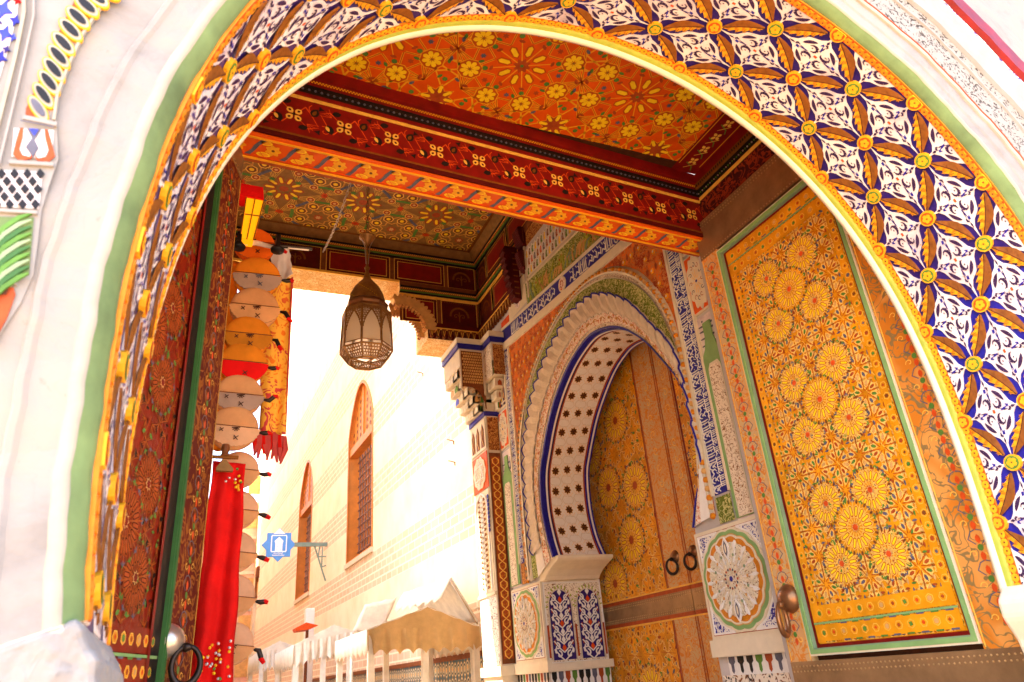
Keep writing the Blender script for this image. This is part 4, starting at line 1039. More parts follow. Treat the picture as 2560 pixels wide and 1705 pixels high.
# stalactite scallops with their blue lips
SCR = resample([Vector((XW, y, z)) for y, z in SCL], 42); MMR = resample([Vector((XW, y, z)) for y, z in MM], 42)
for i in range(2, 40):
    a = SCR[i]; b = MMR[i]; ra = (SCR[i+1]-SCR[i-1])*.25; rb = (MMR[i+1]-MMR[i-1])*.25; o = (a-b)
    oh = o.normalized(); top = []
    for k in range(9):
        t = pi*k/8; top.append(a-ra*1.9*cos(t)*.52*2*.5+oh*(.07*sin(t)))
    bot = [b-rb*cos(pi*k/8)+Vector((0, 0, 0)) for k in range(9)]
    mid = [(p+q)*.5 for p, q in zip(top, bot)]
    rows = [[p+Vector((-.082+.03*abs(cos(pi*k/8)), 0, 0)) for k, p in enumerate(top)], [p+Vector((-.040-.03*abs(cos(pi*k/8)), 0, 0)) for k, p in enumerate([q_.lerp(w_, .12) for q_, w_ in zip(top, bot)])], [p+Vector((-.050-.03*abs(cos(pi*k/8)), 0, 0)) for k, p in enumerate(mid)], [p+Vector((-.070+.01*abs(cos(pi*k/8)), 0, 0)) for k, p in enumerate(bot)]]
    st.grid(rows, 'niche')
    st.grid([[p+Vector((-.082+.03*abs(cos(pi*k/8)), 0, 0)) for k, p in enumerate(top)], [p+Vector((-.02, 0, 0)) for k, p in enumerate(top)]], 'cream')
    st.tube([p+Vector((-.085+.03*abs(cos(pi*k/8)), 0, 0)) for k, p in enumerate(top)], [.004]+[.010]*7+[.004], 'blue', 5)
    c = (b+rb*0)-oh*.03
    st.tube([c-rb*cos(pi*k/6)*.8+oh*(.05*sin(pi*k/6))+Vector((-.062, 0, 0)) for k in range(7)], .007, 'cream', 5)
    for kk in (-.45, .45):
        c2_ = c-oh*.08+rb*kk*2
        st.tube([c2_-rb*cos(pi*k/6)*.45+oh*(.04*sin(pi*k/6))+Vector((-.058, 0, 0)) for k in range(7)], .006, 'goldenpale', 4)
st.build('stalactite_scallops', por)
# --- soffit of the horseshoe with pierced stars
sf = MB(); sf.grid([[a.lerp(b, t) for t in (0, .04, .09, .12, .17, .5, .86, .90, .95, 1)] for a, b in zip(fcs, bcs)], 'white')
_l = [0]
for i in range(N4): _l.append(_l[-1]+(fcs[i+1]-fcs[i]).length)
def sfm(u, v, h=0):
    u = min(max(u, 0), _l[-1]); i = min(N4-1, max(0, int(np.searchsorted(_l, u))-1)); t = (u-_l[i])/(_l[i+1]-_l[i])
    a = fcs[i].lerp(fcs[i+1], t); b = bcs[i].lerp(bcs[i+1], t); p = a.lerp(b, v/.72)
    tn = (fcs[min(N4, i+1)]-fcs[i]).normalized(); ax = (b-a).normalized(); n = tn.cross(ax).normalized()
    c = Vector((p.x, CY, 3.9))-p
    if n.dot(c) < 0: n = -n
    return p+n*h
us = [_l[-1]*i/160 for i in range(161)]
for v0, v1, m, h in ((0, .028, 'blue', .012), (.028, .052, 'white', .016), (.052, .085, 'deep', .008), (.085, .10, 'rust', .01), (.62, .635, 'rust', .01), (.635, .665, 'blue', .012), (.665, .69, 'white', .016), (.69, .72, 'blue', .010)):
    sf.grid([[sfm(u, v0, h-.01), sfm(u, v0, h), sfm(u, v1, h), sfm(u, v1, h-.01)] for u in us], m)
n_ = int(_l[-1]/.27); pt = Pat(sfm, mb=sf)
for i in range(n_+1):
    for j in range(3):
        u, v = (i+.5)*_l[-1]/(n_+1)+.035*(j-1), .18+j*.18
        pt.poly(starp((u, v), .066, .046, 8), 'goldenpale', .0025); pt.poly(starp((u, v), .056, .036, 8), 'browndark', .0035)
        for q in range(3): pt.poly(disc((u+.024*cos(q*2.1+i), v+.024*sin(q*2.1+i)), .010, 5), 'ochredark', .0045)
        for s1, s2 in ((1, 1), (1, -1), (-1, 1), (-1, -1)):
            pt.line([(u+s1*.05, v+s2*.01), (u+s1*.085, v+s2*.01), (u+s1*.085, v+s2*.06), (u+s1*.135, v+s2*.09)], .006, 'cream', .002)
            pt.line([(u+s1*.06, v+s2*.02), (u+s1*.075, v+s2*.045), (u+s1*.03, v+s2*.085)], .004, 'goldline', .0024)
sf.build('pierced_soffit', por)
# --- impost block and the two-arched jamb panel
ib = MB()
prof = [(8.02, 2.885), (8.03, 2.84), (8.06, 2.80), (8.14, 2.77), (8.20, 2.70), (8.22, 2.655), (8.57, 2.655)]
pf = [(8.60, 2.88), (8.02, 2.88), (8.02, 2.845), (8.06, 2.82), (8.16, 2.79), (8.30, 2.74), (8.40, 2.68), (8.44, 2.64), (8.60, 2.64)]
ib.prism([(XW-.02, y, z) for y, z in pf], (.78, 0, 0), 'palecream'); ib.build('impost_block', por, bevel=.01)
SJ = Surf((XW, 8.57, 0), (1, 0, 0), (0, 0, 1)); jp = Pat(SJ)
jp.rect(0, 0, .83, 2.65, 'white', .004); jp.rect(.02, 1.70, .80, 2.61, 'sq_lace', .012, .01)
for k in (0, 1):
    c = .21+.40*k
    jp.poly([(c-.165, 1.72), (c+.165, 1.72), (c+.165, 2.3)]+[(c+.165*cos(a), 2.34+.20*sin(a)) for a in [pi*q/12 for q in range(1, 12)]]+[(c-.165, 2.3)], 'deepblue', .016)
    for q in range(13):
        a = pi*q/12; jp.line([(c+.165*cos(a), 2.34+.20*sin(a)), (c+.20*cos(a+.05), 2.34+.245*sin(a+.05))], .014, 'lime', .024, skirt=.008)
    jp.line([(c-.165, 1.72), (c-.165, 2.3)]+[(c-.165*cos(a), 2.34+.20*sin(a)) for a in [pi*q/12 for q in range(1, 12)]]+[(c+.165, 2.3), (c+.165, 1.72)], .016, 'cream', .026, skirt=.01)
    for j in range(8):
        z = 1.78+j*.093
        for sg in (-1, 1):
            jp.line(spiral((c+sg*(.075+.02*(j%2)), z), .045, 1.5, .85, 10, sg), [.015]*8+[.009]*3, 'white', .028, skirt=.01)
            jp.line([(c, z-.07), (c+sg*.05, z-.03), (c+sg*.13, z+.06)], .013, 'white', .027, skirt=.01)
            jp.poly(petal((c+sg*.12, z+.01), pi/2, 0, .07, .03), 'rust' if j % 2 else 'white', .027)
        jp.poly([(c, z+.03), (c+.03, z+.075), (c, z+.12), (c-.03, z+.075)], 'redorange' if j % 3 == 0 else 'white', .027)
for x in (.015, .405, .80): jp.rect(x-.012, 1.75, x+.012, 2.12, 'rust', .024, .01)
jp.rect(-.02, 1.60, .86, 1.69, 'palecream', .06, .08)
tcol = ('black', 'rust', 'black', 'slate', 'leafgreen')
def merlons(P, u0, u1, z0, z1, n, h):
    P.rect(u0, z0, u1, z1, 'white', h)
    w = (u1-u0)/n
    for i in range(n):
        c = u0+(i+.5)*w; H_ = z1-z0
        P.poly([(c-w*.36, z1-.005), (c+w*.36, z1-.005), (c+w*.36, z1-H_*.32), (c+w*.16, z1-H_*.45), (c+w*.16, z1-H_*.8), (c, z0+H_*.06), (c-w*.16, z1-H_*.8), (c-w*.16, z1-H_*.45), (c-w*.36, z1-H_*.32)], tcol[(i*3) % 5], h+.003)
merlons(jp, 0, .83, 1.36, 1.60, 9, .006); jp.rect(0, 0, .83, 1.36, 'sq_sunk', .006)
jp.mb.build('jamb_panel', por)

# --- ornament on the flat wall either side
fw = Pat(SW)
def slant(y): return -.092*(8.9-y)
def sband(y0, y1, a, b, m, h, sk=0): fw.poly([(y0, a+slant(y0)), (y1, a+slant(y1)), (y1, b+slant(y1)), (y0, b+slant(y0))], m, h, sk)
Y0 = 4.45
sband(Y0, 9.18, 6.10, 6.22, 'palecream', .03, .03); sband(Y0, 9.16, 6.22, 6.44, 'blue', .012); sband(Y0, 9.16, 6.44, 6.475, 'palecream', .03, .03)
def script(mapf, L, Hh, seed, h, m='white', vert=False):
    """winding letters: uprights, bowls and flying strokes along a band L long, Hh high"""
    r = random.Random(seed); x = Hh*.1
    def ln(pts, w): fw.line([mapf(*p) for p in pts], w, m, h, skirt=.006)
    while x < L-Hh*.3:
        k = r.random(); s = Hh
        if k < .45:
            n = r.choice((1, 2, 2, 3))
            for q in range(n):
                xx = x+q*s*.18; ln([(xx+s*.03, s*.92), (xx, s*.6), (xx+s*.01, s*.12)], [s*.03, s*.085, s*.05])
            ln([(x-s*.05, s*.14), (x+n*s*.18, s*.10)], s*.08); x += n*s*.2+s*.05
        elif k < .75:
            ln([(x+s*.38*(1-cos(t))*.5+0*s, s*.42-s*.30*sin(t)) for t in [pi*q/7 for q in range(8)]], [s*.03]+[s*.08]*6+[s*.03])
            ln([(x+s*.05, s*.78), (x+s*.22, s*.62), (x+s*.38, s*.85)], s*.05); ln(spiral((x+s*.2, s*.5), s*.11, 0, 1, 8), s*.045); x += s*.45
        else:
            ln([(x, s*.2), (x+s*.18, s*.45), (x+s*.40, s*.30), (x+s*.5, s*.6), (x+s*.3, s*.8)], [s*.03, s*.08, s*.08, s*.07, s*.03])
            ln([(x+s*.1, s*.9), (x+s*.2, s*.75)], s*.05); x += s*.5
        if r.random() < .7:
            c = mapf(x-s*.1, s*r.uniform(.3, .85)); fw.poly(disc(c, s*.045, 6), m, h)
# the words run from the corner of the frieze to the beam, in cartouches
for a, b, sd_ in ((8.82, 7.30, 1), (6.92, 5.66, 2), (5.3, 4.5, 3)):
    script(lambda x, y, a=a: (a-x, 6.225+y+slant(a-x)), a-b, .21, sd_, .020)
for c in (7.11, 5.48):
    fw.poly(disc((c, 6.33+slant(c)), .105, 12), 'palecream', .02, .01); fw.poly(disc((c, 6.33+slant(c)), .085, 12), 'sq_lacered', .023); fw.line([(c+.045*cos(q*pi/4), 6.33+slant(c)+.045*sin(q*pi/4)) for q in range(9)], .012, 'rust', .026)
# green leaf frieze
sband(Y0, 8.20, 6.50, 6.84, 'sq_green', .008); sband(Y0, 8.22, 6.84, 6.87, 'cream', .03, .03)
r_ = random.Random(5)
for i in range(46):
    y = 8.14-i*.082; z = 6.52+slant(y)
    for q in range(3):
        a = r_.uniform(.7, 2.4); L_ = r_.uniform(.12, .26); w_ = r_.uniform(.02, .05)
        fw.line([(y, z), (y+L_*.5*cos(a), z+L_*.6*sin(a)), (y+L_*cos(a+.3), z+L_*sin(a+.3))], [w_, w_*.8, .004], ('lime', 'palegreen', 'goldenpale', 'lime')[r_.randrange(4)], .014+.004*q, skirt=.006)
    if i % 9 == 4: fw.poly(starp((y, z+.16), .08, .035, 8, .3), 'lime', .03, .01); fw.poly(disc((y, z+.16), .02, 8), 'rust', .032)
# upper panel of little coloured arches, slanting with its band
sband(Y0, 8.10, 6.90, 7.34, 'palecream', .010)
cols = ('leafgreen', 'rust', 'yellow', 'redorange', 'brown', 'slate')
for i in range(36):
    for j in range(3):
        y = 8.04-i*.10-.05*(j % 2); z = 6.93+j*.145+slant(y)
        fw.poly([(y-.032, z), (y+.032, z), (y+.036, z+.075), (y, z+.118), (y-.036, z+.075)], cols[(i*2+j) % 6], .004 if 0 else .012)
        fw.line([(y-.042, z), (y-.046, z+.078), (y, z+.13), (y+.046, z+.078), (y+.042, z)], .012, 'white', .024, skirt=.01)
        fw.line(spiral((y, z+.045), .026, .5, 1, 8), .007, 'cream', .022)
for (a, b, c, d) in ((8.08, 8.12, 6.5, 7.36),): fw.rect(a, c, b, d, 'cream', .03, .03)
# panel column between frieze and green frieze
fw.rect(8.20, 6.48, 8.86, 6.95, 'palecream', .012); fw.rect(8.24, 6.98, 8.72, 7.30, 'sq_lacered', .014)
fw.poly(disc((8.5, 6.72), .17, 16, 0, .7, 1.1), 'tilewhite', .02, .01); 
for q in range(12): fw.line([(8.5+.03*cos(q*pi/6), 6.72+.04*sin(q*pi/6)), (8.5+.105*cos(q*pi/6), 6.72+.165*sin(q*pi/6))], .012, 'deep' if q % 2 else 'rust', .023)
fw.rect(8.86, 6.48, 9.16, 6.60, 'redorange', .02, .01)
# left and right framing columns
def vscript(y0, y1, z0, z1, seed):
    fw.rect(y0-.03, z0, y0, z1, 'palecream', .03, .03); fw.rect(y1, z0, y1+.03, z1, 'palecream', .03, .03); fw.rect(y0, z0, y1, z1, 'blue', .008)
    w_ = y1-y0
    script(lambda x, y: (y1-y, z0+x), z1-z0, w_*.62, seed, .020); script(lambda x, y: (y0+.45*w_-y*.9, z0+.05+x), z1-z0-.1, w_*.42, seed+9, .018)
vscript(8.99, 9.16, 2.95, 6.12, 11); vscript(4.75, 4.95, 2.86, 6.0, 12)
fw.rect(8.99, 2.68, 9.16, 2.95, 'sq_brown', .014); fw.rect(4.75, 2.62, 4.95, 2.84, 'sq_green', .014)
def greenpanel(y0, y1, z0, z1):
    m = (y0+y1)/2; w_ = (y1-y0)/2
    fw.rect(y0, z0, y1, z1, 'tilewhite', .006); script(lambda x, y: (y0+y, z1-.32+x), .3, y1-y0, 31, .014, 'slate')
    o = [(y0+.01, z0+.02), (y1-.01, z0+.02), (y1-.01, z1-.42)]+[(m+(w_-.01)*cos(a), z1-.42+.12*sin(a)) for a in (.4, .9)]+[(m+.05, z1-.22), (m+.05, z1-.08), (m-.05, z1-.08), (m-.05, z1-.22)]+[(m-(w_-.01)*cos(a), z1-.42+.12*sin(a)) for a in (.9, .4)]+[(y0+.01, z1-.42)]
    fw.poly(o, 'green', .026, .016)
    q_ = [(m+(x-m)*.68, z0+.05+(z-z0-.05)*.9) for x, z in o if z < z1-.25]
    fw.poly(q_, 'palecream', .030); q_ = [(m+(x-m)*.58, z0+.08+(z-z0-.08)*.88) for x, z in o if z < z1-.25]; fw.poly(q_, 'sq_creamfine', .034)
greenpanel(9.20, 9.55, 2.68, 4.60); greenpanel(4.45, 4.73, 2.60, 4.45)
def roundpanel(y0, y1, z0, z1, g='orange'):
    m = ((y0+y1)/2, (z0+z1)/2); a, b = (y1-y0)*.42, (z1-z0)*.44
    fw.rect(y0, z0, y1, z1, 'palecream', .02, .02); fw.rect(y0+.02, z0+.02, y1-.02, z1-.02, g, .024)
    fw.poly([(m[0]+a*(1+.07*cos(12*t))*cos(t), m[1]+b*(1+.07*cos(12*t))*sin(t)) for t in [2*pi*k/72 for k in range(72)]], 'palecream', .032, .01)
    for k in range(12):
        t = k*pi/6
        fw.line(spiral((m[0]+a*.62*cos(t), m[1]+b*.62*sin(t)), min(a, b)*.22, t, .8, 8), min(a, b)*.05, 'deep' if k % 2 else 'rust', .036)
        fw.line([(m[0]+a*.15*cos(t), m[1]+b*.15*sin(t)), (m[0]+a*.45*cos(t), m[1]+b*.45*sin(t))], min(a, b)*.05, 'goldline', .036)
    fw.poly(disc(m, min(a, b)*.12, 8), 'blue', .037)
roundpanel(9.20, 9.55, 4.64, 5.22); roundpanel(4.43, 4.73, 4.48, 5.10)
def archpanel(y0, y1, z0, z1, n):
    fw.rect(y0, z0, y1, z1, 'palecream', .024, .02); w_ = (y1-y0)/n
    for i in range(n):
        c = y0+(i+.5)*w_
        fw.poly([(c-w_*.36, z0+.09), (c+w_*.36, z0+.09), (c+w_*.36, z1-.1), (c, z1-.02), (c-w_*.36, z1-.1)], 'deep', .026)
        fw.line([(c-w_*.2, z0+.1), (c, z0+.2), (c+w_*.2, z0+.14), (c, z1-.05)], w_*.14, 'yellow' if i % 2 else 'goldenpale', .03, skirt=.004)
        fw.rect(c-w_*.36, z0+.02, c+w_*.36, z0+.06, 'deep', .026)
archpanel(9.20, 9.55, 5.26, 5.62, 3); archpanel(4.43, 4.73, 5.14, 5.50, 2); fw.rect(4.43, 5.56, 4.73, 5.66, 'blue', .02)
# big medallion panels
def medallion(S, P, y0, y1, z0, z1):
    m = ((y0+y1)/2, (z0+z1)/2); a, b = (y1-y0)/2, (z1-z0)/2
    P.rect(y0, z0, y1, z1, 'palecream', .03, .04); P.rect(y0+.03, z0+.03, y1-.03, z1-.03, 'rust', .031); P.rect(y0+.036, z0+.036, y1-.036, z1-.036, 'palecream', .033)
    for sx_ in (-1, 1):
        for sz in (-1, 1):
            P.poly([(m[0]+sx_*a*.88, m[1]+sz*b*.9), (m[0]+sx_*a*.30, m[1]+sz*b*.9), (m[0]+sx_*a*.62, m[1]+sz*b*.74), (m[0]+sx_*a*.86, m[1]+sz*b*.42)], 'sq_blue', .036)
            P.line([(m[0]+sx_*a*.88, m[1]+sz*b*.9), (m[0]+sx_*a*.30, m[1]+sz*b*.9), (m[0]+sx_*a*.62, m[1]+sz*b*.74), (m[0]+sx_*a*.86, m[1]+sz*b*.42)], .016, 'white', .042, True, .01)
    T = [2*pi*k/144 for k in range(144)]
    def sc_o(k, wv=.035, n=16): return [(m[0]+a*k*(1+wv*abs(sin(n/2*t)))*cos(t), m[1]+b*k*(1+wv*abs(sin(n/2*t)))*sin(t)) for t in T]
    P.poly(sc_o(.90), 'palecream', .046, .012); P.poly(sc_o(.86), 'green', .050, .006); P.poly(sc_o(.79), 'goldenpale', .052); P.poly(sc_o(.77), 'palecream', .060, .012); P.poly(sc_o(.73, .05), 'ochre', .0605); P.poly(sc_o(.64), 'sq_lace', .061)
    n = 16
    for k in range(n):
        t = 2*pi*k/n; e = 2*pi/n
        q = lambda r, d=0: (m[0]+a*r*cos(t+d), m[1]+b*r*sin(t+d))
        P.line([q(.10), q(.24, .5*e), q(.38, .3*e), q(.5, .5*e), q(.64, .12*e), q(.70)], [.003, .006, .007, .008, .008, .004], 'palecream', .070, skirt=.008)
        P.line([q(.10), q(.24, -.5*e), q(.38, -.3*e), q(.5, -.5*e), q(.64, -.12*e), q(.70)], [.003, .006, .007, .008, .008, .004], 'palecream', .072, skirt=.008)
        P.line([q(.30), q(.44), q(.56)], .010, 'white', .074, skirt=.01); P.line([q(.50, .5*e), q(.62, .5*e)], .012, 'palecream', .074, skirt=.01)
        c = q(.44); P.poly(disc(c, .014, 6), 'palegreen' if k % 2 else 'goldenpale', .080); P.poly(petal(q(.62), math.atan2(b*sin(t), a*cos(t)), -.035, .04, .03), 'white', .080, .01)
        P.line(spiral(q(.55, .5*e), .03, t, .9, 8), .007, 'palecream', .082); P.line(spiral(q(.33, .5*e), .022, t, .9, 7), .006, 'white', .082)
        P.poly(disc(q(.17, .25*e), .011, 6), ('rust', 'slate')[k % 2], .081)
    for sz in (-1, 1):
        P.poly(petal((m[0], m[1]+sz*b*.55), pi/2, -.09, .09, .075), 'white', .082, .01); P.poly(petal((m[0], m[1]+sz*b*.55), pi/2, -.065, .065, .045), 'slate', .083); P.poly(petal((m[0], m[1]+sz*b*.55), pi/2, -.04, .04, .022), 'palecream', .084)
    P.poly(disc(m, .022, 8), 'blue', .083)
medallion(SW, fw, 8.58, 9.53, 1.73, 2.65); medallion(SW, fw, 4.42, 5.31, 1.73, 2.60)
for a, b in ((8.50, 9.57), (4.40, 5.32)):
    fw.rect(a, 1.60, b, 1.73, 'palecream', .06, .06)
merlons(fw, 4.43, 5.2, 1.46, 1.60, 7, .006); fw.rect(4.43, 0, 5.3, 1.46, 'sq_sunk', .005); merlons(fw, 8.58, 9.57, 1.36, 1.60, 11, .006); fw.rect(8.58, 0, 9.57, 1.36, 'sq_sunk', .005)
fw.mb.build('carved_panels', por)
# slender column at the arch spring
for y in (8.80, 8.42):
    cl = MB(); c = Vector((XW-.02, y, 0))
    if y > 8.6: cl.lathe(c, [(.03, 2.68), (.045, 2.70), (.045, 2.74), (.030, 2.78), (.028, 3.9), (.045, 3.95), (.05, 4.0)], 'cream', 12); cl.build('colonette', por, True)

# --- pilaster with stalactite capital at the street end
pil = empty('stucco_pilaster', (3.98, 9.9, 0), 'tall carved stucco pilaster with stepped blue banded capital at the corner of the passage', 'pilaster')
pb = MB(); pb.box((3.88, 9.57, 0), (4.3, 10.25, 5.45), 'cream'); pb.box((3.48, 9.50, 5.95), (4.3, 10.25, 6.40), 'cream'); pb.box((3.88, 9.15, 5.95), (4.11, 9.50, 6.40), 'cream')
pb.box((3.84, 9.52, 1.60), (4.12, 10.29, 1.72), 'palecream')
pb.build('shaft', pil)
PF = Surf((3.88, 9.57, 0), (1, 0, 0), (0, 0, 1)); PS = Surf((3.88, 9.57, 0), (0, 1, 0), (0, 0, 1))
p1 = Pat(PF); p1.rect(.012, 1.74, .20, 4.62, 'brown', .004); p1.rect(.035, 1.80, .178, 4.56, 'rust', .008)
for i in range(22):
    z = 1.86+i*.125
    for sg in (-1, 1):
        p1.line([(.107, z-.06), (.107+sg*.045, z-.02), (.107+sg*.05, z+.03), (.107, z+.065)], [.008, .016, .016, .008], 'goldline', .016, skirt=.008)
        p1.line(spiral((.107+sg*.022, z), .018, 0, .8, 6, sg), .006, 'ochre', .016)
p1.rect(.02, 4.66, .195, 5.18, 'sq_brown', .006); p1.rect(0, 5.20, .22, 5.27, 'blue', .02, .02)
for i in range(3): p1.rect(.03, 5.42+i*.0, .19, 5.46, 'leafgreen', .02, .02)
p1.mb.build('scroll_panel', pil)
p2 = Pat(PS); W2 = .66
p2.rect(.02, 1.73, W2, 2.62, 'sq_white', .006); p2.rect(0, 2.62, .68, 2.66, 'palecream', .03, .03)
p2.rect(.04, 2.68, .60, 4.10, 'palecream', .012, .01)
for i in range(18):
    z = 2.74+i*.073
    p2.poly(starp((.34, z), .075, .03, 4, 0), 'white', .026, .012); p2.poly(petal((.34, z), 0, .03, .16, .045), 'ochredark', .018); p2.poly(petal((.34, z), pi, .03, .16, .045), 'ochredark', .018)
    p2.line([(.14, z-.03), (.22, z+.01), (.14, z+.04)], .010, 'goldline', .018)
p2.line([(.10, 2.7), (.10, 3.85), (.16, 4.0), (.34, 4.08), (.52, 4.0), (.58, 3.85), (.58, 2.7)], .03, 'white', .032, skirt=.02)
for i in range(9): p2.poly(disc((.06+.0*i, 3.5+i*.06), .03, 7), 'blue', .03, .01)
p2.rect(.02, 4.12, .64, 4.66, 'orange', .014, .01)
m_ = (.33, 4.39)
p2.poly([(m_[0]+.25*cos(t)*(1+.05*cos(10*t)), m_[1]+.24*sin(t)*(1+.05*cos(10*t))) for t in [2*pi*k/60 for k in range(60)]], 'palecream', .026, .01); p2.poly(disc(m_, .19, 20), 'sq_creamfine', .03)
for k in range(2): p2.line([(m_[0]+.20*cos(2*pi*q/3+k*pi/3+.5), m_[1]+.20*sin(2*pi*q/3+k*pi/3+.5)) for q in range(3)], .016, 'white', .036, True, .008)
p2.rect(.02, 4.70, .64, 5.16, 'palecream', .016, .01)
for i in range(3):
    c = .13+i*.20; p2.poly([(c-.07, 4.74), (c+.07, 4.74), (c+.07, 5.0), (c, 5.12), (c-.07, 5.0)], 'brown', .018); p2.line([(c-.04, 4.76), (c+.02, 4.86), (c-.02, 4.98), (c+.01, 5.06)], .018, 'goldenpale', .026, skirt=.008)
p2.rect(-.01, 5.20, .69, 5.27, 'blue', .022, .03)
p2.mb.build('side_panels', pil)
# capital: blue band, lattice panels, stalactites
cp_ = MB()
pts = [(3.46, 10.27), (3.46, 9.48), (3.86, 9.48), (3.86, 9.13), (4.11, 9.13)]
for z0, z1, m, o in ((6.255, 6.335, 'blue', .012), (6.335, 6.42, 'palecream', .03)):
    for (a, b) in zip(pts, pts[1:]):
        o1 = Vector((-o if a[0] == b[0] else 0, -o if a[1] == b[1] else 0, 0))
        A_, B_ = Vector((*a, 0))+Vector((-o, -o, 0)), Vector((*b, 0))+Vector((-o, -o, 0))
        cp_.face([A_+Vector((0, 0, z0)), B_+Vector((0, 0, z0)), B_+Vector((0, 0, z1)), A_+Vector((0, 0, z1))], m)
        cp_.face([A_+Vector((0, 0, z0)), B_+Vector((0, 0, z0)), B_-o1*1.5+Vector((.03, .03, z0)), A_-o1*1.5+Vector((.03, .03, z0))], m)
cp_.build('blue_band', pil)
PC = Surf((3.48, 9.50, 0), (1, 0, 0), (0, 0, 1)); q1 = Pat(PC)
q1.rect(.02, 5.62, .385, 6.22, 'brown', .004)
for i in range(9):
    for j in range(11): q1.poly(disc((.055+i*.037+.018*(j % 2), 5.70+j*.048), .016, 6, 0, 1, 1.3), 'goldenpale', .012, .006)
q1.rect(0, 5.5, .022, 6.24, 'cream', .018, .02); q1.rect(.375, 5.5, .40, 6.24, 'cream', .018, .02)
q1.poly([(.02, 5.66)]+[(.02+.36*sin(a), 5.30+.36*cos(a)) for a in [pi/2*k/10 for k in range(11)]]+[(.385, 5.28), (.40, 5.28), (.40, 5.66)], 'brown', .006)
for i in range(6):
    a = pi/2*(i+.5)/6; q1.line(spiral((.02+.30*sin(a), 5.30+.30*cos(a)), .028, a, .9, 8), .010, 'goldenpale', .014, skirt=.006)
q1.mb.build('lattice_panel', pil)
PD = Surf((3.88, 9.15, 0), (1, 0, 0), (0, 0, 1)); q2 = Pat(PD)
q2.rect(.02, 5.72, .21, 6.22, 'sq_brown', .004); q2.mb.build('lattice_panel', pil)
PE = Surf((3.88, 9.15, 0), (0, 1, 0), (0, 0, 1)); q3 = Pat(PE); q3.rect(.02, 5.7, .34, 6.22, 'sq_creamfine', .004); q3.mb.build('lattice_panel', pil)
mq = MB()
r5 = random.Random(8)
def muq(x0, x1, y0, y1, zt, zb, nx, ny, sx_, sy_):
    """stalactite cells stepping down towards (sx_, sy_)"""
    L_ = 5
    for l in range(L_):
        f = l/L_; xa = x0+(sx_-x0)*f; ya = y0+(sy_-y0)*f; z1 = zt-(zt-zb)*f; z0 = z1-(zt-zb)/L_
        mq.box((xa+.02, ya+.02, z0-.005), (4.12, y1, z1), 'cream')
        for i in range(ny):
            a = ya+(y1-ya)*i/ny; b = ya+(y1-ya)*(i+1)/ny; mm = (a+b)/2
            col = ('cream', 'palecream', 'leafgreen', 'goldenpale', 'cream', 'cobalt')[r5.randrange(6)] if l else 'cream'
            mq.prism([(xa, a, z0), (xa, b, z0), (xa, b, z1-.03), (xa, mm+(b-a)*.25, z1), (xa, mm-(b-a)*.25, z1), (xa, a, z1-.03)], (.25, 0, 0), 'palecream')
            mq.prism([(xa-.006, a+.03, z0+.01), (xa-.006, b-.03, z0+.01), (xa-.006, b-.03, z1-.06), (xa-.006, mm, z1-.02), (xa-.006, a+.03, z1-.06)], (.004, 0, 0), col)
        for i in range(nx):
            a = xa+(x1-xa)*i/nx; b = xa+(x1-xa)*(i+1)/nx; mm = (a+b)/2
            mq.prism([(a, ya, z0), (b, ya, z0), (b, ya, z1-.03), (mm+(b-a)*.25, ya, z1), (mm-(b-a)*.25, ya, z1), (a, ya, z1-.03)], (0, .25, 0), 'cream')
            mq.prism([(a+.02, ya-.006, z0+.01), (b-.02, ya-.006, z0+.01), (b-.02, ya-.006, z1-.06), (mm, ya-.006, z1-.02), (a+.02, ya-.006, z1-.06)], (0, .004, 0), ('goldenpale', 'leafgreen', 'palecream')[(i+l) % 3])
muq(3.49, 3.9, 9.62, 10.24, 5.96, 5.28, 2, 3, 3.87, 9.60)
for k, z in enumerate((5.86, 5.70, 5.54, 5.40)):
    mq.box((3.90+.045*k, 9.17+.08*k, z-.13), (4.1, 9.57, z), 'palecream'); mq.box((3.895+.045*k, 9.165+.08*k, z-.12), (4.09, 9.17+.08*k, z-.03), 'leafgreen' if k in (0, 3) else 'cream')
    if k: mq.prism([(3.94+.045*k, 9.16+.08*k, z-.115), (4.05, 9.16+.08*k, z-.115), (4.05, 9.16+.08*k, z-.06), (4.0+.02*k, 9.16+.08*k, z-.02), (3.94+.045*k, 9.16+.08*k, z-.06)], (0, .004, 0), 'rust')
mq.build('stalactites', pil)

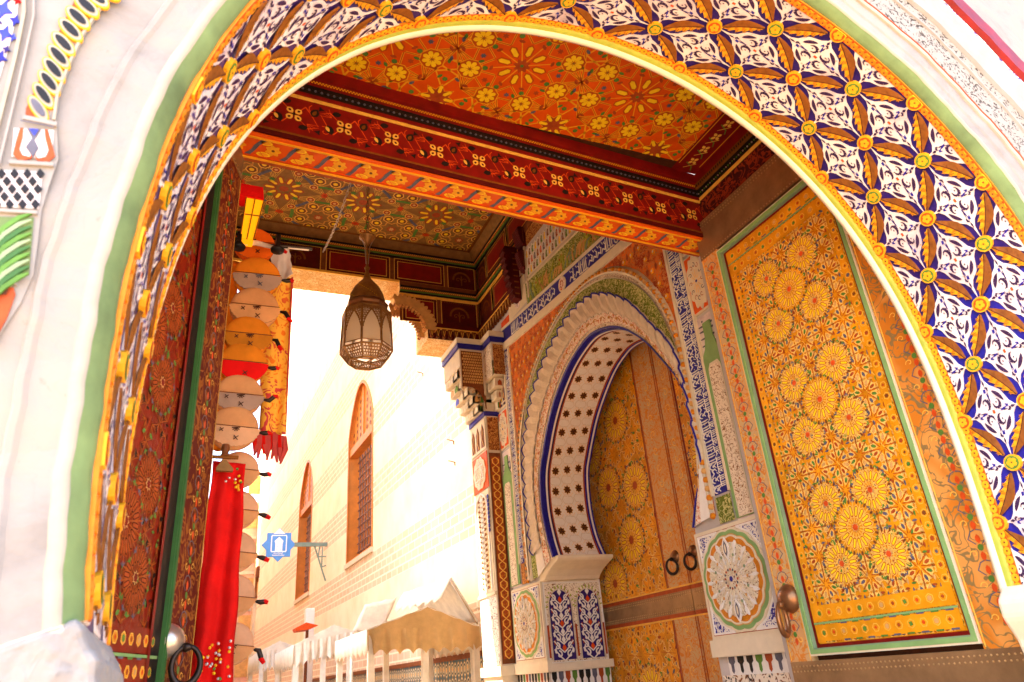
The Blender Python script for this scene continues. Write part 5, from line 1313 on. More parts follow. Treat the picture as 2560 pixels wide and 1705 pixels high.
# --- the inner doors
SDr = Surf((XD, 0, 0), (0, 1, 0), (0, 0, 1))
YG = 6.70
for k, (y0, y1, sid) in enumerate(((YG+.006, 8.75, 1), (4.9, YG-.006, -1))):
    D = empty('portal_door', (XD, (y0+y1)/2, 0), ('tall yellow door leaf with red rosettes on the left half of the carved doorway', 'narrow door leaf right of the central gap behind the right medallion panel')[k], 'door', 'leaves of the portal door')
    b = MB(); b.box((XD, y0, 0), (XD+.08, y1, 5.35), 'brown'); b.build('board', D)
    P = Pat(SDr)
    e0, e1 = (YG+.006, YG+.44) if sid > 0 else (YG-.30, YG-.006)       # meeting stile
    P.rect(e0, .3, e1, 5.3, 'sq_vinepale', .02, .02)
    for z in range(24): P.line(spiral(((e0+e1)/2, .5+z*.2), .06, z, .9, 8), .008, 'goldline', .022)
    for y in (e0+.015, e1-.015): P.rect(y-.006, .3, y+.006, 5.3, 'rust', .024, .004)
    a, c = (e1+.03, y1) if sid > 0 else (y0, e0-.03)
    P.rect(a-.03 if sid > 0 else c, .3, a if sid > 0 else c+.03, 5.3, 'wine', .012)
    P.mb.build('stile', D)
    Q = Pat(SDr, (a, .3, c, 5.3))
    Q.rect(a, .3, c, 5.3, 'golden', .010)
    strapfield(Q, a, .3, c, 5.3, .12, .011, 9, ('rust', 'leafgreen', 'slate', 'rust'), .008)
    for (z, dy) in ((3.0, .58), (3.62, .32), (3.75, .95), (4.55, .55), (2.55, 1.1), (1.3, .6), (.8, .3), (4.3, 1.3)):
        cc = (a+dy if sid > 0 else c-dy, z)
        Q.poly(disc(cc, .24, 20), 'golden', .013); rosette(Q, cc, .26, 14, .014)
        Q.poly(starp(cc, .06, .045, 8), 'leatherred' if 0 else 'rust', .018)
    for zz in (2.40, 1.93): hexrow(Q, (a, zz), (c, zz), 12, .03, .016, ('rust', 'goldenpale', 'brown'))
    Q.mb.build('painted_panel', D)
    R_ = Pat(SDr); R_.rect(y0, 2.06, y1, 2.30, 'metalplate', .03, .03)
    for z in (2.09, 2.115, 2.245, 2.27): 
        for i in range(int((y1-y0)/.04)): R_.mb.lathe(SDr(y0+.02+i*.04, z, .03), [(.007, 0), (.004, .006), (.001, .008)], 'rivet', 5, SDr.n)
    for z in (2.05, 2.31): R_.rect(y0, z-.02, y1, z+.02, 'rust', .035, .03)
    for z in (2.02, 2.34): R_.rect(y0, z-.008, y1, z+.008, 'goldline', .037, .03)
    R_.mb.build('riveted_band', D)
    knocker(D, SDr, (YG+.20*sid if sid > 0 else YG-.14, 2.66), .085, 1, 'bronze', 'iron')
bk = MB(); bk.box((XD+.1, 4.4, 0), (XD+.25, 9.2, 6.2), 'browndark'); bk.box((XS+.0, 4.45, 5.3), (XD+.1, 9.0, 5.5), 'browndark'); bk.build('recess_back', por)
jr = MB(); jr.prism([(XS, y, z) for y, z in [(8.57, 0), (8.57, 2.65), (8.9, 2.65), (8.9, 5.4), (4.5, 5.4)]+[]], (.02, 0, 0), 'brown') if 0 else None
jr.grid([[p, cast(p, 4.3, 9.2, 2.64, 6.0)] for p in bcs], 'brown'); jr.build('recess_front', por)
# passage wall behind the open leaf and on the other side
pw = empty('passage_wall', (XW, 3.4, 0), 'plain plastered stretch of passage wall hidden behind the open golden door leaf', 'wall')
b = MB(); b.box((XW-.10, 2.47, 0), (XW+.3, 4.42, 5.6), 'plaster'); b.build('wall_face', pw)
pw = empty('passage_wall', (-.7, 6, 0), 'plastered left side wall of the passage behind the hanging goods', 'wall')
b = MB(); b.box((-1.0, 2.47, 0), (-.72, 10.2, 8.41), 'plaster'); b.build('wall_face', pw)
# ================================================================== LANTERN
LC = Vector((1.61, 7.5, 0))
lan = empty('hanging_lantern', (LC.x, LC.y, 4.95), 'pierced brass octagonal lantern with milky glass panes hanging on a chain', 'lantern')
def oc(r, z, k, n=8): return LC+Vector((r*cos(2*pi*k/n+pi/8), r*sin(2*pi*k/n+pi/8), z))
dm = MB(); dm.lathe(LC, [(.012, 6.30), (.016, 6.27), (.035, 6.24), (.018, 6.20), (.030, 6.16), (.05, 6.08), (.10, 6.02), (.155, 5.95), (.195, 5.86), (.215, 5.78), (.225, 5.74)], 'lanternmetal', 32)
dm.build('dome', lan, True)
ck = MB(); ck.lathe(LC, [(.225, 5.74), (.250, 5.72), (.255, 5.69), (.245, 5.66), (.262, 5.62), (.285, 5.59), (.287, 5.565), (.26, 5.55)], 'bronze', 8, rot=pi/8)
for k in range(8):
    for j in range(26):
        t = j/26; p = oc(.20, 5.84, k).lerp(oc(.20, 5.84, k+1), t)
        for q, dz in enumerate((0, -.05, .05)): pass
for j in range(90):
    a = j*2.399; z = 5.76+.20*(j % 11)/11; r = np.interp(z, [5.74, 5.86, 5.95, 6.02], [.228, .199, .159, .104])
    c = LC+Vector((r*cos(a), r*sin(a), z)); ck.lathe(c, [(.006, .001), (.004, .004), (.001, .005)], 'yellow', 5, (cos(a), sin(a), .5))
ck.build('dome_collar', lan)
RB, ZT, ZM = .30, 5.60, 5.10
fr = MB()
for k in range(8):
    a, b = oc(RB*.94, ZT, k), oc(RB, ZM, k); fr.tube([a, b], .011, 'lanternmetal', 6); c = oc(.205, 4.97, k); fr.tube([b, c], .009, 'lanternmetal', 6)
    for (r, z, t) in ((RB*.94, ZT, .010), (RB, ZM, .012), (RB*.985, ZM+.05, .006), (.205, 4.97, .010), (.165, 4.975, .006)): fr.tube([oc(r, z, k), oc(r, z, k+1)], t, 'lanternmetal', 6)
fr.tube([oc(.2, 4.975, 0), oc(.2, 4.975, 4)], .010, 'lanternmetal', 6); fr.tube([oc(.2, 4.975, 2), oc(.2, 4.975, 6)], .010, 'lanternmetal', 6)
fr.build('frame', lan)
for k in range(8):
    A, B = oc(RB*.95, ZT, k), oc(RB*.95, ZT, k+1); C_, D_ = oc(RB*.99, ZM+.05, k), oc(RB*.99, ZM+.05, k+1)
    n = ((A+B)*.5-LC); n.z = 0; n.normalize(); W_ = (D_-C_).length
    m = lambda x, y, h=0: A.lerp(B, x).lerp(C_.lerp(D_, x), y)+n*h
    g = MB(); g.face([m(.02, .02, -.012), m(.98, .02, -.012), m(.98, 1, -.012), m(.02, 1, -.012)], 'milkglass'); g.build('glass_pane', lan)
    p = MB()
    # pierced spandrel: rings over the glass round a pointed arch
    for i in range(7):
        for j in range(7):
            x, y = .07+i*.145+.07*(j % 2), .03+j*.065
            ay = .62-.52*max(0, 1-abs(x-.5)/.42)**.55
            if y < ay and x < .98:
                ring = [(x+.055*cos(2*pi*q/7), y+.030*sin(2*pi*q/7)) for q in range(7)]
                for q in range(7): a_, b_ = ring[q], ring[(q+1) % 7]; p.tube([m(*a_), m(*b_)], .0045, 'lanternmetal', 4, caps=False)
    arc = [(x, .64-.52*max(0, 1-abs(x-.5)/.42)**.55) for x in [.06+.88*q/20 for q in range(21)]]
    for q in range(20):
        p.tube([m(*arc[q]), m(*arc[q+1])], .006, 'lanternmetal', 5, caps=False)
        p.lathe(m(*arc[q]), [(.010, -.004), (.010, .006), (.001, .006)], 'lanternmetal', 6, n)
    for x in (.03, .97): p.tube([m(x, 0), m(x, 1)], .008, 'lanternmetal', 5)
    for i in range(6):
        for j in range(4):
            x, y = .12+i*.15+.04*(j % 2), (j+.5)/4.3
            q0 = oc(RB, ZM-.005, k).lerp(oc(RB, ZM-.005, k+1), x); q1 = oc(.208, 4.975, k).lerp(oc(.208, 4.975, k+1), x)
            c = q0.lerp(q1, y); e1 = (B-A).normalized(); e2 = (q1-q0).normalized()
            rr = .018
            for q in range(6):
                t0, t1 = 2*pi*q/6, 2*pi*(q+1)/6; p.tube([c+e1*rr*cos(t0)+e2*rr*sin(t0), c+e1*rr*cos(t1)+e2*rr*sin(t1)], .005, 'lanternmetal', 4, caps=False)
    p.build('pierced_panel', lan)
ch = MB(); ch.lathe(LC, [(.10, 6.70), (.10, 6.685), (.03, 6.60), (.012, 6.55), (.010, 6.30)], 'lanternmetal', 16)
for s_ in (-1, 1): ch.tube([LC+Vector((s_*.085, 0, 6.69)), LC+Vector((s_*.03, 0, 6.55)), LC+Vector((s_*.012, 0, 6.30))], .006, 'silver', 6)
z = 6.70; i = 0
while z < 8.39:
    e = Vector((.018, 0, 0)) if i % 2 else Vector((0, .018, 0))
    ch.tube([LC+e*cos(t)+Vector((0, 0, z+.035+.04*sin(t))) for t in [2*pi*q/10 for q in range(10)]], .0055, 'bronze', 5, True); z += .062; i += 1
ch.build('chain', lan)
def chain_between(name, label, a, b, m, st=.06):
    a, b = Vector(a), Vector(b); d = b-a; n = int(d.length/st); u = d.normalized(); e1 = u.orthogonal().normalized(); e2 = u.cross(e1); c = MB()
    for i in range(n):
        p = a+d*(i+.5)/n+Vector((0, 0, -.12*sin(pi*i/n))); e = e1 if i % 2 else e2
        c.tube([p+u*st*.66*cos(t)+e*.016*sin(t) for t in [2*pi*q/10 for q in range(10)]], .005, m, 5, True)
    return tag(c.build(name), label, 'chain')
chain_between('hanging_chain', 'slack pale chain hanging diagonally beside the lantern from the ceiling to the far frieze', H((882, 440), 2, 8.38), H((808, 628), 1, 9.98), 'silver')

# ================================================================== GOODS ON THE LEFT
YG_ = 5.0
def G(q, y=YG_): return H(q, 1, y)
# lit lamp box with its red cap
lb = empty('lamp_box', tuple(G((628, 540), 4.7)), 'glowing yellow lamp box with red cap hanging beside the dark door leaf', 'lamp')
c1, c2_, c3, c4 = [G(q, 4.7) for q in ((616, 492), (660, 500), (633, 600), (600, 596))]
b = MB(); b.prism([c1, c2_, c3, c4], (0, .10, 0), 'lampglow'); b.build('glowing_shade', lb)
b = MB(); b.prism([G(q, 4.68) for q in ((603, 458), (658, 468), (660, 498), (600, 487))], (0, .14, 0), 'leatherred' if 'leatherred' in MATS else 'wine'); b.build('cap', lb)
b = MB()
for q0, q1 in (((616, 492), (600, 596)), ((660, 500), (633, 600)), ((612, 535), (648, 540)), ((638, 495), (617, 598))): b.tube([G(q0, 4.69), G(q1, 4.69)], .0045, 'ochredark', 5)
b.build('frame', lb)
b = MB()
b.tube([G((566, 604), 4.85), G((780, 622), 4.85)], .014, 'iron', 8); b.tube([G((560, 596), 4.82), G((640, 604), 4.82)], .02, 'black', 8)
tag(b.build('hanging_rail'), 'black iron rail running from the dark door leaf over the leather bags', 'rail')
b = MB(); b.tube([G((603, 609), 4.78), G((640, 607), 4.78), G((686, 619), 4.78)], [.016, .020, .014], 'gauze', 10); b.tube([G((720, 620), 4.78), G((772, 625), 4.78)], .007, 'silver', 8)
tag(b.build('white_tube', None, True), 'short white tube clamped under the iron rail above the orange bag', 'tube')
for k, q in enumerate(((597, 608), (694, 616))):
    b = MB(); c = G(q, 4.72)
    b.lathe(c+Vector((0, 0, -.045)), [(.001, 0), (.045, .0), (.050, .02), (.03, .045), (.014, .07), (.014, .10), (.02, .11), (.02, .14), (.001, .145)], 'black', 12)
    b.box((c.x-.016, c.y-.05, c.z-.02), (c.x+.016, c.y+.04, c.z+.05), 'iron')
    tag(b.build('spring_clamp', None, True), ('black clamp on the rail at the left end of the white tube', 'black clamp on the rail at the right end of the white tube')[k], 'clamp', 'clamps on the rail')
# round leather bags
cols = [('leatherorange', 'leatherorange', 1), ('leatheramber', 'leathergrey', 1), ('leathertan', 'leathertan', 1), ('leatheramber', 'leatherbrown', 1), ('leatheramber', 'leatherred', 0), ('leathertan', 'leathergrey', 1), ('leathertan', 'leatherpeach', 1)]
spots = [(637, 612, 50, 47), (643, 692, 57, 47), (637, 770, 59, 48), (620, 840, 57, 46), (607, 909, 59, 52), (597, 989, 59, 46), (585, 1070, 60, 50)]
names = ['vivid orange round leather bag topmost under the rail', 'round bag with amber body and grey white star stitched flap', 'tan round leather bag with brown stitched stars third from the top', 'round leather bag with brown orange scalloped flap fourth from the top', 'round leather bag with bright red plain flap', 'round leather bag with grey brown scalloped flap', 'peach coloured round leather bag just above the wooden clip']
def bag(i, cx, cy, hw, dh, body, flap, scal, y, label, full=True):
    c = G((cx, cy), y); ex = G((cx+hw, cy+hw*.10), y)-c; r = ex.length; ex.normalize(); n = Vector((0, -1, .0)); ez = ex.cross(n)*-1
    if ez.z < 0: ez = -ez
    n = Vector((.05, -1, -.10)).normalized(); ez = (ez-n*ez.dot(n)).normalized()
    B = empty('leather_bag', tuple(c-ez*r), label, 'bag', 'round leather bags hung in a column')
    m = MB(); rows = []
    for k in range(7):
        t = k/6; rr = r*1.02*math.sqrt(max(0, 1-(1-t)**2))if 0 else r*1.02*sin(t*pi/2); d = .035*cos(t*pi/2)
        rows.append([c+ex*rr*cos(a)+ez*rr*sin(a)*.96+n*d*1+Vector((0, .0, 0)) for a in [2*pi*q/32 for q in range(32)]])
    m.grid(rows, body, True); m.grid([[p-n*.0 for p in rows[-1]], [p-n*.035 for p in rows[-1]]], body, True); m.face([p-n*.035 for p in rows[-1]], body)
    m.build('body', B, True)
    f = MB(); N_ = 34; rim = []
    for k in range(N_+1):
        a = pi+pi*k/N_; s_ = 1.0+(.022*(1 if k % 2 else -1) if scal else 0); rim.append((r*1.07*s_*cos(a), dh/hw*r*1.02*s_*sin(a)))
    H0, H1 = .052, .030
    rr_ = [[c+ex*x*t+ez*y_*t+n*(H0-(H0-H1)*t*t+.008) for x, y_ in rim] for t in (.0, .35, .7, .9, 1)]
    f.grid(rr_, flap); f.grid([rr_[-1], [p-n*.006 for p in rr_[-1]]], 'brown'); f.build('flap', B, True)
    s = MB()
    for (x, y_, rs) in ((.05, -.06, .17), (-.52, -.20, .10), (.10, -.60*dh/hw, .13)):
        if not scal and rs != .13: continue
        q = c+ex*x*r+ez*y_*r+n*.066
        for k in range(4 if rs < .15 else 10):
            a = 2*pi*k/(4 if rs < .15 else 10)+.75
            if rs == .17 and sin(a) > .3: continue
            s.tube([q, q+(ex*cos(a)+ez*sin(a))*rs*r], .0036, 'slate' if i == 1 else 'browndark', 4)
    s.tube([c+ex*x*r+ez*.0*r+n*.062 for x in (-1.0, -.5, 0, .5, 1.0)], .003, 'brown', 4)
    s.build('stitched_stars', B)
    t = MB(); q = c+ex*r*1.04-ez*r*.12+n*.03
    jx = .8+.35*((i*7+int(cy)) % 5)/5; dz_ = ez*(.012*((int(cy)*3) % 7-3)); t.tube([q, q+ex*.035*jx-ez*.004, q+ex*.060*jx-ez*.010+dz_], [.009, .017, .016], 'iron', 8); t.tube([q+ex*.055*jx-ez*.009+dz_, q+ex*.085*jx-ez*.02+dz_*1.5], [.017, .012], 'leatherred', 8)
    t.build('tassel', B, True)
    return B
for i, ((cx, cy, hw, dh), (bo, fl, sc2)) in enumerate(zip(spots, cols)): bag(i, cx, cy, hw, dh, bo, fl, sc2, 5.0-.015*i, names[i])
low = [(596, 1175, 50, 'tan round hanging bag half hidden behind the top of the red cloth'), (592, 1275, 52, 'tan round hanging bag edge showing beside the upper red cloth'), (586, 1380, 54, 'tan round hanging bag edge showing at the middle of the red cloth'), (580, 1490, 56, 'tan round hanging bag edge showing beside the lower red cloth'), (578, 1610, 54, 'lowest tan round hanging bag edge beside the foot of the red cloth')]
for i, (cx, cy, hw, lb_) in enumerate(low): bag(6, cx, cy, hw, 40, 'leatherpeach', 'leathertan', 1, 5.15, lb_)
# textiles behind the bags
def sheet(name, label, cat, qs, y, m, waves=.02, nu=10, nv=24, th=.004, wf=9):
    """hanging cloth between four seen corners: top left, top right, bottom right, bottom left"""
    a, b, c, d = [G(q, y) for q in qs]; mb = MB()
    rows = []
    for j in range(nv+1):
        v = j/nv; r_ = []
        for i in range(nu+1):
            u = i/nu; p = a.lerp(b, u).lerp(d.lerp(c, u), v); r_.append(p+Vector((.004*sin(v*17+u*3), waves*sin(u*wf+v*2.5)*(.3+.7*v), .004*sin(v*9+u*11))))
        rows.append(r_)
    mb.grid(rows, m); o = mb.build(name, None, True)
    md = o.modifiers.new('thickness', 'SOLIDIFY'); md.thickness = th
    return tag(o, label, cat) if label else o
sheet('gauze_scarf', 'thin white gauze scarf hanging right of the orange leather bag', 'scarf', ((676, 612), (724, 620), (730, 690), (680, 705)), 5.25, 'gauze', .03)
sh = sheet('patterned_shawl', 'orange and pink patterned shawl hanging behind the leather bags', 'shawl', ((655, 690), (732, 694), (712, 1090), (650, 1080)), 5.35, 'sq_shawl', .03)
b = MB(); b.tube([G((731, 694), 5.33), G((722, 890), 5.33), G((713, 1080), 5.33)], .008, 'shawlpink', 6)
for i in range(12):
    p = G((640+i*6.5, 1075+i*1.5), 5.35); b.tube([p, p+Vector((.01*sin(i*3), -.01, -.10)), p+Vector((.02*sin(i*5), .0, -.17-.02*(i % 3)))], [.016, .022, .008], 'shawlpink' if i % 3 else 'redcloth', 5)
b.build('fringe', sh)
sheet('pink_textile', 'pink cloth hung between the shawl and the tan bags', 'cloth', ((680, 790), (716, 795), (700, 1120), (655, 1110)), 5.42, 'shawlpink', .02)
sheet('amber_cloth', 'amber cloth hanging behind the column of leather bags', 'cloth', ((560, 650), (600, 655), (560, 1130), (505, 1120)), 5.6, 'leatheramber', .02)
# red cloth with its clip
rc = sheet('red_cloth', 'long bright red cloth hanging from a wooden clip beside the dark door leaf', 'cloth', ((532, 1152), (614, 1160), (580, 1716), (470, 1716)), 4.45, 'redcloth', .035, 14, 40, wf=11)
b = MB(); r8 = random.Random(6)
for k in range(46):
    x, y = (555+r8.random()*50, 1170+r8.random()*60) if k < 14 else (500+r8.random()*78, 1600+r8.random()*100)
    p = G((x, y), 4.395); b.lathe(p, [(.009, 0), (.006, .006), (.001, .008)], ('yellow', 'leafgreen', 'steel', 'ochrelight', 'steel')[r8.randrange(5)], 5, (0, -1, 0))
b.build('embroidery', rc)['kind'] = 'stuff'
cl = empty('wooden_clip', tuple(G((562, 1150), 4.38)), 'olive wooden hanger clip holding the red cloth at its top', 'clip')
b = MB(); b.prism([G(q, 4.36) for q in ((556, 1150), (566, 1150), (584, 1172), (582, 1178), (540, 1176), (541, 1168))], (0, .03, 0), 'umber'); b.build('jaw', cl)
b = MB(); b.tube([G((527, 1142), 4.35), G((596, 1144), 4.35)], .012, 'ochredark', 8); b.lathe(G((563, 1132), 4.36), [(.001, -.03), (.026, -.02), (.02, .0), (.024, .03), (.02, .05), (.001, .055)], 'brown', 10); b.build('bar', cl)
# ================================================================== THE STREET
def structure(mb, name): o = mb.build(name); o['kind'] = 'structure'; return o
g = MB(); g.face([(-120, -60, 0), (160, -60, 0), (160, 260, 0), (-120, 260, 0)], 'paving')
structure(g, 'ground')
SD = Vector((-.034, .9994, 0)); SO = Vector((4.28, 10.27, 0))
ST = Surf(SO, SD, (0, 0, 1))
def U(q): return ST.uv(q)
w1l, w1r, w1a = U((867, 1411)), U((931, 1370)), U((903, 957)); w2l, w2r, w2a = U((739, 1499)), U((772, 1484)), U((769, 1155))
print('win', w1l, w1r, w1a, w2l, w2r, w2a)
ms = empty('street_building', tuple(SO), 'tall pale building with brick bands and two high barred windows lining the street', 'building')
ULEN, UH = 34.0, 22.0
wins = []
for (l, r_, a) in ((w1l, w1r, w1a), (w2l, w2r, w2a)):
    u0, u1 = min(l[0], r_[0]), max(l[0], r_[0]); wins.append((u0, u1, (l[1]+r_[1])/2, a[1]-1.3, a[1]))
q = Pat(ST); mbw = q.mb
xs = [0]+sum([[w_[0], w_[1]] for w_ in sorted(wins)], [])+[ULEN]
for i in range(0, len(xs), 2): q.rect(xs[i], 1.9, xs[i+1], UH, 'brickbands', 0)
def warch(u0, u1, zs, za, n=10):
    m = (u0+u1)/2; hw = (u1-u0)/2; L = []
    for k in range(n+1):
        t = k/n; L.append((u0+hw*t, zs+(za-zs)*sin(t*pi/2)**.8))
    return L+[(2*m-x, z) for x, z in reversed(L[:-1])]
for (u0, u1, z0, zs, za) in wins:
    q.rect(u0, 1.9, u1, z0, 'brickbands', 0)
    A_ = warch(u0, u1, zs, za)
    for i in range(len(A_)-1): q.poly([A_[i], A_[i+1], (A_[i+1][0], UH), (A_[i][0], UH)], 'brickbands', 0)
q.rect(0, 0, ULEN, 1.9, 'zellige', .0)
q.rect(0, 1.9, ULEN, 1.98, 'brown', .03, .03); q.rect(0, 2.6, ULEN, 2.63, 'cream', .01, .01)
q.mb.face([ST(0, 0, 0), ST(0, UH, 0), ST(0, UH, -6), ST(0, 0, -6)], 'plaster'); q.mb.face([ST(ULEN, 0, 0), ST(ULEN, UH, 0), ST(ULEN, UH, -6), ST(ULEN, 0, -6)], 'plaster'); q.mb.face([ST(0, UH, 0), ST(ULEN, UH, 0), ST(ULEN, UH, -6), ST(0, UH, -6)], 'plaster')
q.mb.build('wall', ms)
for (u0, u1, z0, zs, za) in wins:
    DP = -.75
    f = Pat(ST); A_ = warch(u0, u1, zs, za)
    ring = [(u0, z0), (u0, zs)]+A_+[(u1, zs), (u1, z0)]
    for i in range(len(ring)):
        a, b = ring[i-1], ring[i]; f.mb.face([ST(*a, .0), ST(*b, .0), ST(*b, DP), ST(*a, DP)], 'windowwood')
    f.line(ring+[ring[0]], .09, 'windowwood', .02, skirt=.02)
    zt = zs-.55+0
    f.rect(u0, zt, u1, zt+.22, 'windowwood', -.02, .25)
    fo_ = f.mb.build('window', ms)
    tr = Pat(ST); tr.poly([(u0, zt+.2), (u0, zs)]+A_+[(u1, zs), (u1, zt+.2)], 'windowwood', -.10)
    m = (u0+u1)/2
    for i in range(7):
        for j in range(9):
            x, z = u0+.25+i*(u1-u0-.5)/6, zt+.42+j*.2
            if z < zs-.1+(za-zs)*max(0, 1-abs(x-m)/((u1-u0)/2))**.6-.1 and abs(x-m) > .12: tr.poly(petal((x, z), pi/2, -.07, .07, .16), 'brown', -.09)
    tr.rect(m-.07, zt+.2, m+.07, za-.08, 'windowwood', -.06, .05)
    tr.mb.build('tracery', fo_)
    gl = Pat(ST); gl.rect(u0, z0, u1, zt, 'windowpane', DP+.01); gl.rect(m-.03, z0, m+.03, zt, 'windowwood', DP+.06, .05); gl.mb.build('pane', fo_)
    gb = MB(); nv = 9; nh = 13
    for i in range(nv): x = u0+(i+.5)*(u1-u0)/nv; gb.tube([ST(x, z0, -.30), ST(x, zt, -.30)], .022, 'barmetal', 6)
    for j in range(nh):
        z = z0+(j+.4)*(zt-z0)/nh; gb.tube([ST(u0, z, -.30), ST(u1, z, -.30)], .026, 'barmetal', 6)
        for i in range(nv): gb.lathe(ST(u0+(i+.5)*(u1-u0)/nv, z, -.30), [(.001, -.045), (.045, 0), (.001, .045)], 'barmetal', 6, ST.n)
    gb.build('grille', fo_)
    sl = Pat(ST); sl.rect(u0-.1, z0-.12, u1+.1, z0, 'cream', .06, .06); sl.mb.build('sill', fo_)
# iron pegs in the wall
for k, (p_, lb_) in enumerate((((1058, 934), 'small iron peg in the wall near the capital'), ((1135, 1103), 'iron peg in the brick band level with the small arches'), ((1138, 1156), 'lowest iron peg in the wall beside the pilaster'))):
    u, v = U(p_); b = MB(); b.tube([ST(u, v, 0), ST(u-.05, v+.01, .15)], .010, 'bronze', 6); b.tube([ST(u, v, .01), ST(u, v-.06, .01)], .009, 'bronze', 6)
    tag(b.build('wall_peg'), lb_, 'peg', 'iron pegs in the wall')
# round opening high on the wall
b = MB(); c = H((779, 893), 1, 42.0)
# --- far buildings closing the street
YF2 = 41.0
FB = Surf((0, YF2, 0), (1, 0, 0), (0, 0, 1)); fb = lambda q: FB.uv(q)
tb = empty('tower_building', tuple(H((715, 1500), 1, YF2)), 'far building with diamond lattice wall above brown arcades at the street end', 'building')
a, b_ = fb((690, 1258)), fb((760, 1232)); zt = (a[1]+b_[1])/2; x0, x1 = a[0], b_[0]+1.2; zl = fb((720, 1420))[1]; zlo = 0
P = Pat(FB); P.rect(x0, zl, x1, zt, 'goldenpale', .02, .1); P.rect(x0-.1, zt, x1, zt+.14, 'browndark', .35, .5)
W_ = (x1-x0)/4
for i in range(-1, 6):
    for j in range(7):
        cx, cz = x0+i*W_+(W_/2 if j % 2 else 0), zl+.3+j*W_*.62
        if cz < zt-.35 and x0+.1 < cx < x1-.2:
            L_ = [(cx, cz-W_*.62), (cx+W_*.28, cz-W_*.34), (cx+W_*.46, cz), (cx+W_*.28, cz+W_*.34), (cx, cz+W_*.62), (cx-W_*.28, cz+W_*.34), (cx-W_*.46, cz), (cx-W_*.28, cz-W_*.34)]
            P.poly([(cx+(x-cx)*.62, cz+(z-cz)*.62) for x, z in L_], 'palecream', .05); P.line(L_, .05, 'rust', .06, True)
P.mb.build('lattice_wall', tb)
P = Pat(FB); P.rect(x0-.8, 0, x1, zl, 'cream', .03, .1); P.rect(x0-.8, zl-.5, x1, zl+.05, 'brown', .5, .6); P.rect(x0-.8, zl-1.5, x1, zl-.5, 'ochredark', .2, .2)
for i in range(12): P.rect(x0-.7+i*.33, zl-1.35, x0-.52+i*.33, zl-.7, 'goldenpale', .22)
for i in range(4):
    c = x0-.3+i*.95; P.poly([(c-.3, zl-6), (c+.3, zl-6), (c+.3, zl-3), (c+.15, zl-2.4), (c, zl-2.1), (c-.15, zl-2.4), (c-.3, zl-3)], 'ochredark', .06); P.poly([(c-.2, zl-6), (c+.2, zl-6), (c+.2, zl-3.1), (c, zl-2.5), (c-.2, zl-3.1)], 'pink', .08)
P.mb.build('arcade', tb)
b = MB(); px = H((699, 1440), 1, YF2-.6); b.tube([(px.x, px.y, px.z), (px.x, px.y, .2)], .06, 'cobalt', 8); b.build('drain_pipe', tb)
b = MB(); s0 = H((738, 1235), 1, YF2-.2); s1 = H((752, 1160), 1, YF2-.2); s2 = H((765, 1122), 1, YF2-.2)
b.tube([s0, s0.lerp(s1, .5)+Vector((.05, 0, 0)), s1, s2], [.05, .045, .04, .02], 'pink', 6)
for k, q_ in enumerate(((751, 1131), (746, 1142), (748, 1147), (744, 1154), (738, 1181), (728, 1196), (717, 1210), (708, 1225))):
    p = H(q_, 1, YF2-.2); b.lathe(p, [(.001, -.12), (.13, 0), (.001, .12)], 'umber', 7)
b.build('rooftop_mast', tb)
pb_ = empty('pink_building', tuple(H((650, 1500), 1, 43)), 'faded pink plaster building on the left side of the street end', 'building')
a = H((560, 1180), 1, 43); c = H((690, 1290), 1, 43)
b = MB(); b.box((a.x-6, 43, 0), (c.x, 50, c.z+.8), 'pink'); b.build('wall', pb_)
PB = Surf((0, 43, 0), (1, 0, 0), (0, 0, 1)); P = Pat(PB)
for i in range(6): P.rect(a.x-3, 2+i*1.9, c.x, 2.15+i*1.9, 'cream', .06, .06); P.rect(c.x-1.6, 2.6+i*1.9, c.x-.7, 3.7+i*1.9, 'goldenpale', .04)
P.mb.build('plaster_bands', pb_)
lf = empty('left_street_building', (-4, 20, 0), 'plain cream building on the unseen left side of the street, shaped to shade the street wall', 'building')
b = MB(); b.box((-9, 13.2, 0), (-3.4, 43, 22), 'cream'); b.build('wall', lf)  # unseen; height and near end shaped to keep sun off the street wall
# --- blue pictogram sign on its bracket
ua = U((818, 1364)); base = ST(*ua, 0); ys = base.y
sg = empty('street_sign', tuple(base), 'blue eight pointed street sign with white gateway pictogram on a green bracket', 'sign')
SS = Surf((0, ys, 0), (1, 0, 0), (0, 0, 1)); s_ = Pat(SS); c0 = SS.uv((697, 1362)); k = SS.uv((727, 1362))[0]-c0[0]
X = lambda x, y: (c0[0]+x*k, c0[1]+y*k)
for h, back in ((.02, 0), (-.03, 1)):
    s_.poly([X(-1, -1), X(1, -1), X(1, 1), X(-1, 1)], 'signblue', h-.001, .04); s_.poly([X(0, -1.42), X(1.42, 0), X(0, 1.42), X(-1.42, 0)], 'signblue', h, .04)
sp_ = Pat(SS)
sp_.poly([X(-.50, .92), X(.50, .92), X(0, 1.38)], 'signwhite', .024)
sp_.line([X(-.58, -.58), X(.58, -.58), X(.62, -.5), X(.62, .7), X(.58, .78), X(-.58, .78), X(-.62, .7), X(-.62, -.5)], .09*k, 'signwhite', .024, True)
sp_.poly([X(-.30, -.55), X(.30, -.55), X(.30, .12), X(.37, .30), X(.33, .36), X(0, .66), X(-.33, .36), X(-.37, .30), X(-.30, .12)], 'signwhite', .025)
for x, y in ((-.15, -.4), (.15, -.42), (-.12, -.15), (.0, -.2), (.1, -.12), (0, -.02)): sp_.poly(disc(X(x, y), .035*k, 6), 'signblue', .027)
for i in range(7): sp_.line([X(-.38+i*.11, -.76+.03*(i % 2)), X(-.32+i*.11, -.68-.03*(i % 3))], .05*k, 'signwhite', .025)
for i in range(12): sp_.rect(*X(-.50+i*.085, -.93), *X(-.445+i*.085, -.85 if i % 3 else -.82), 'signwhite', .025)
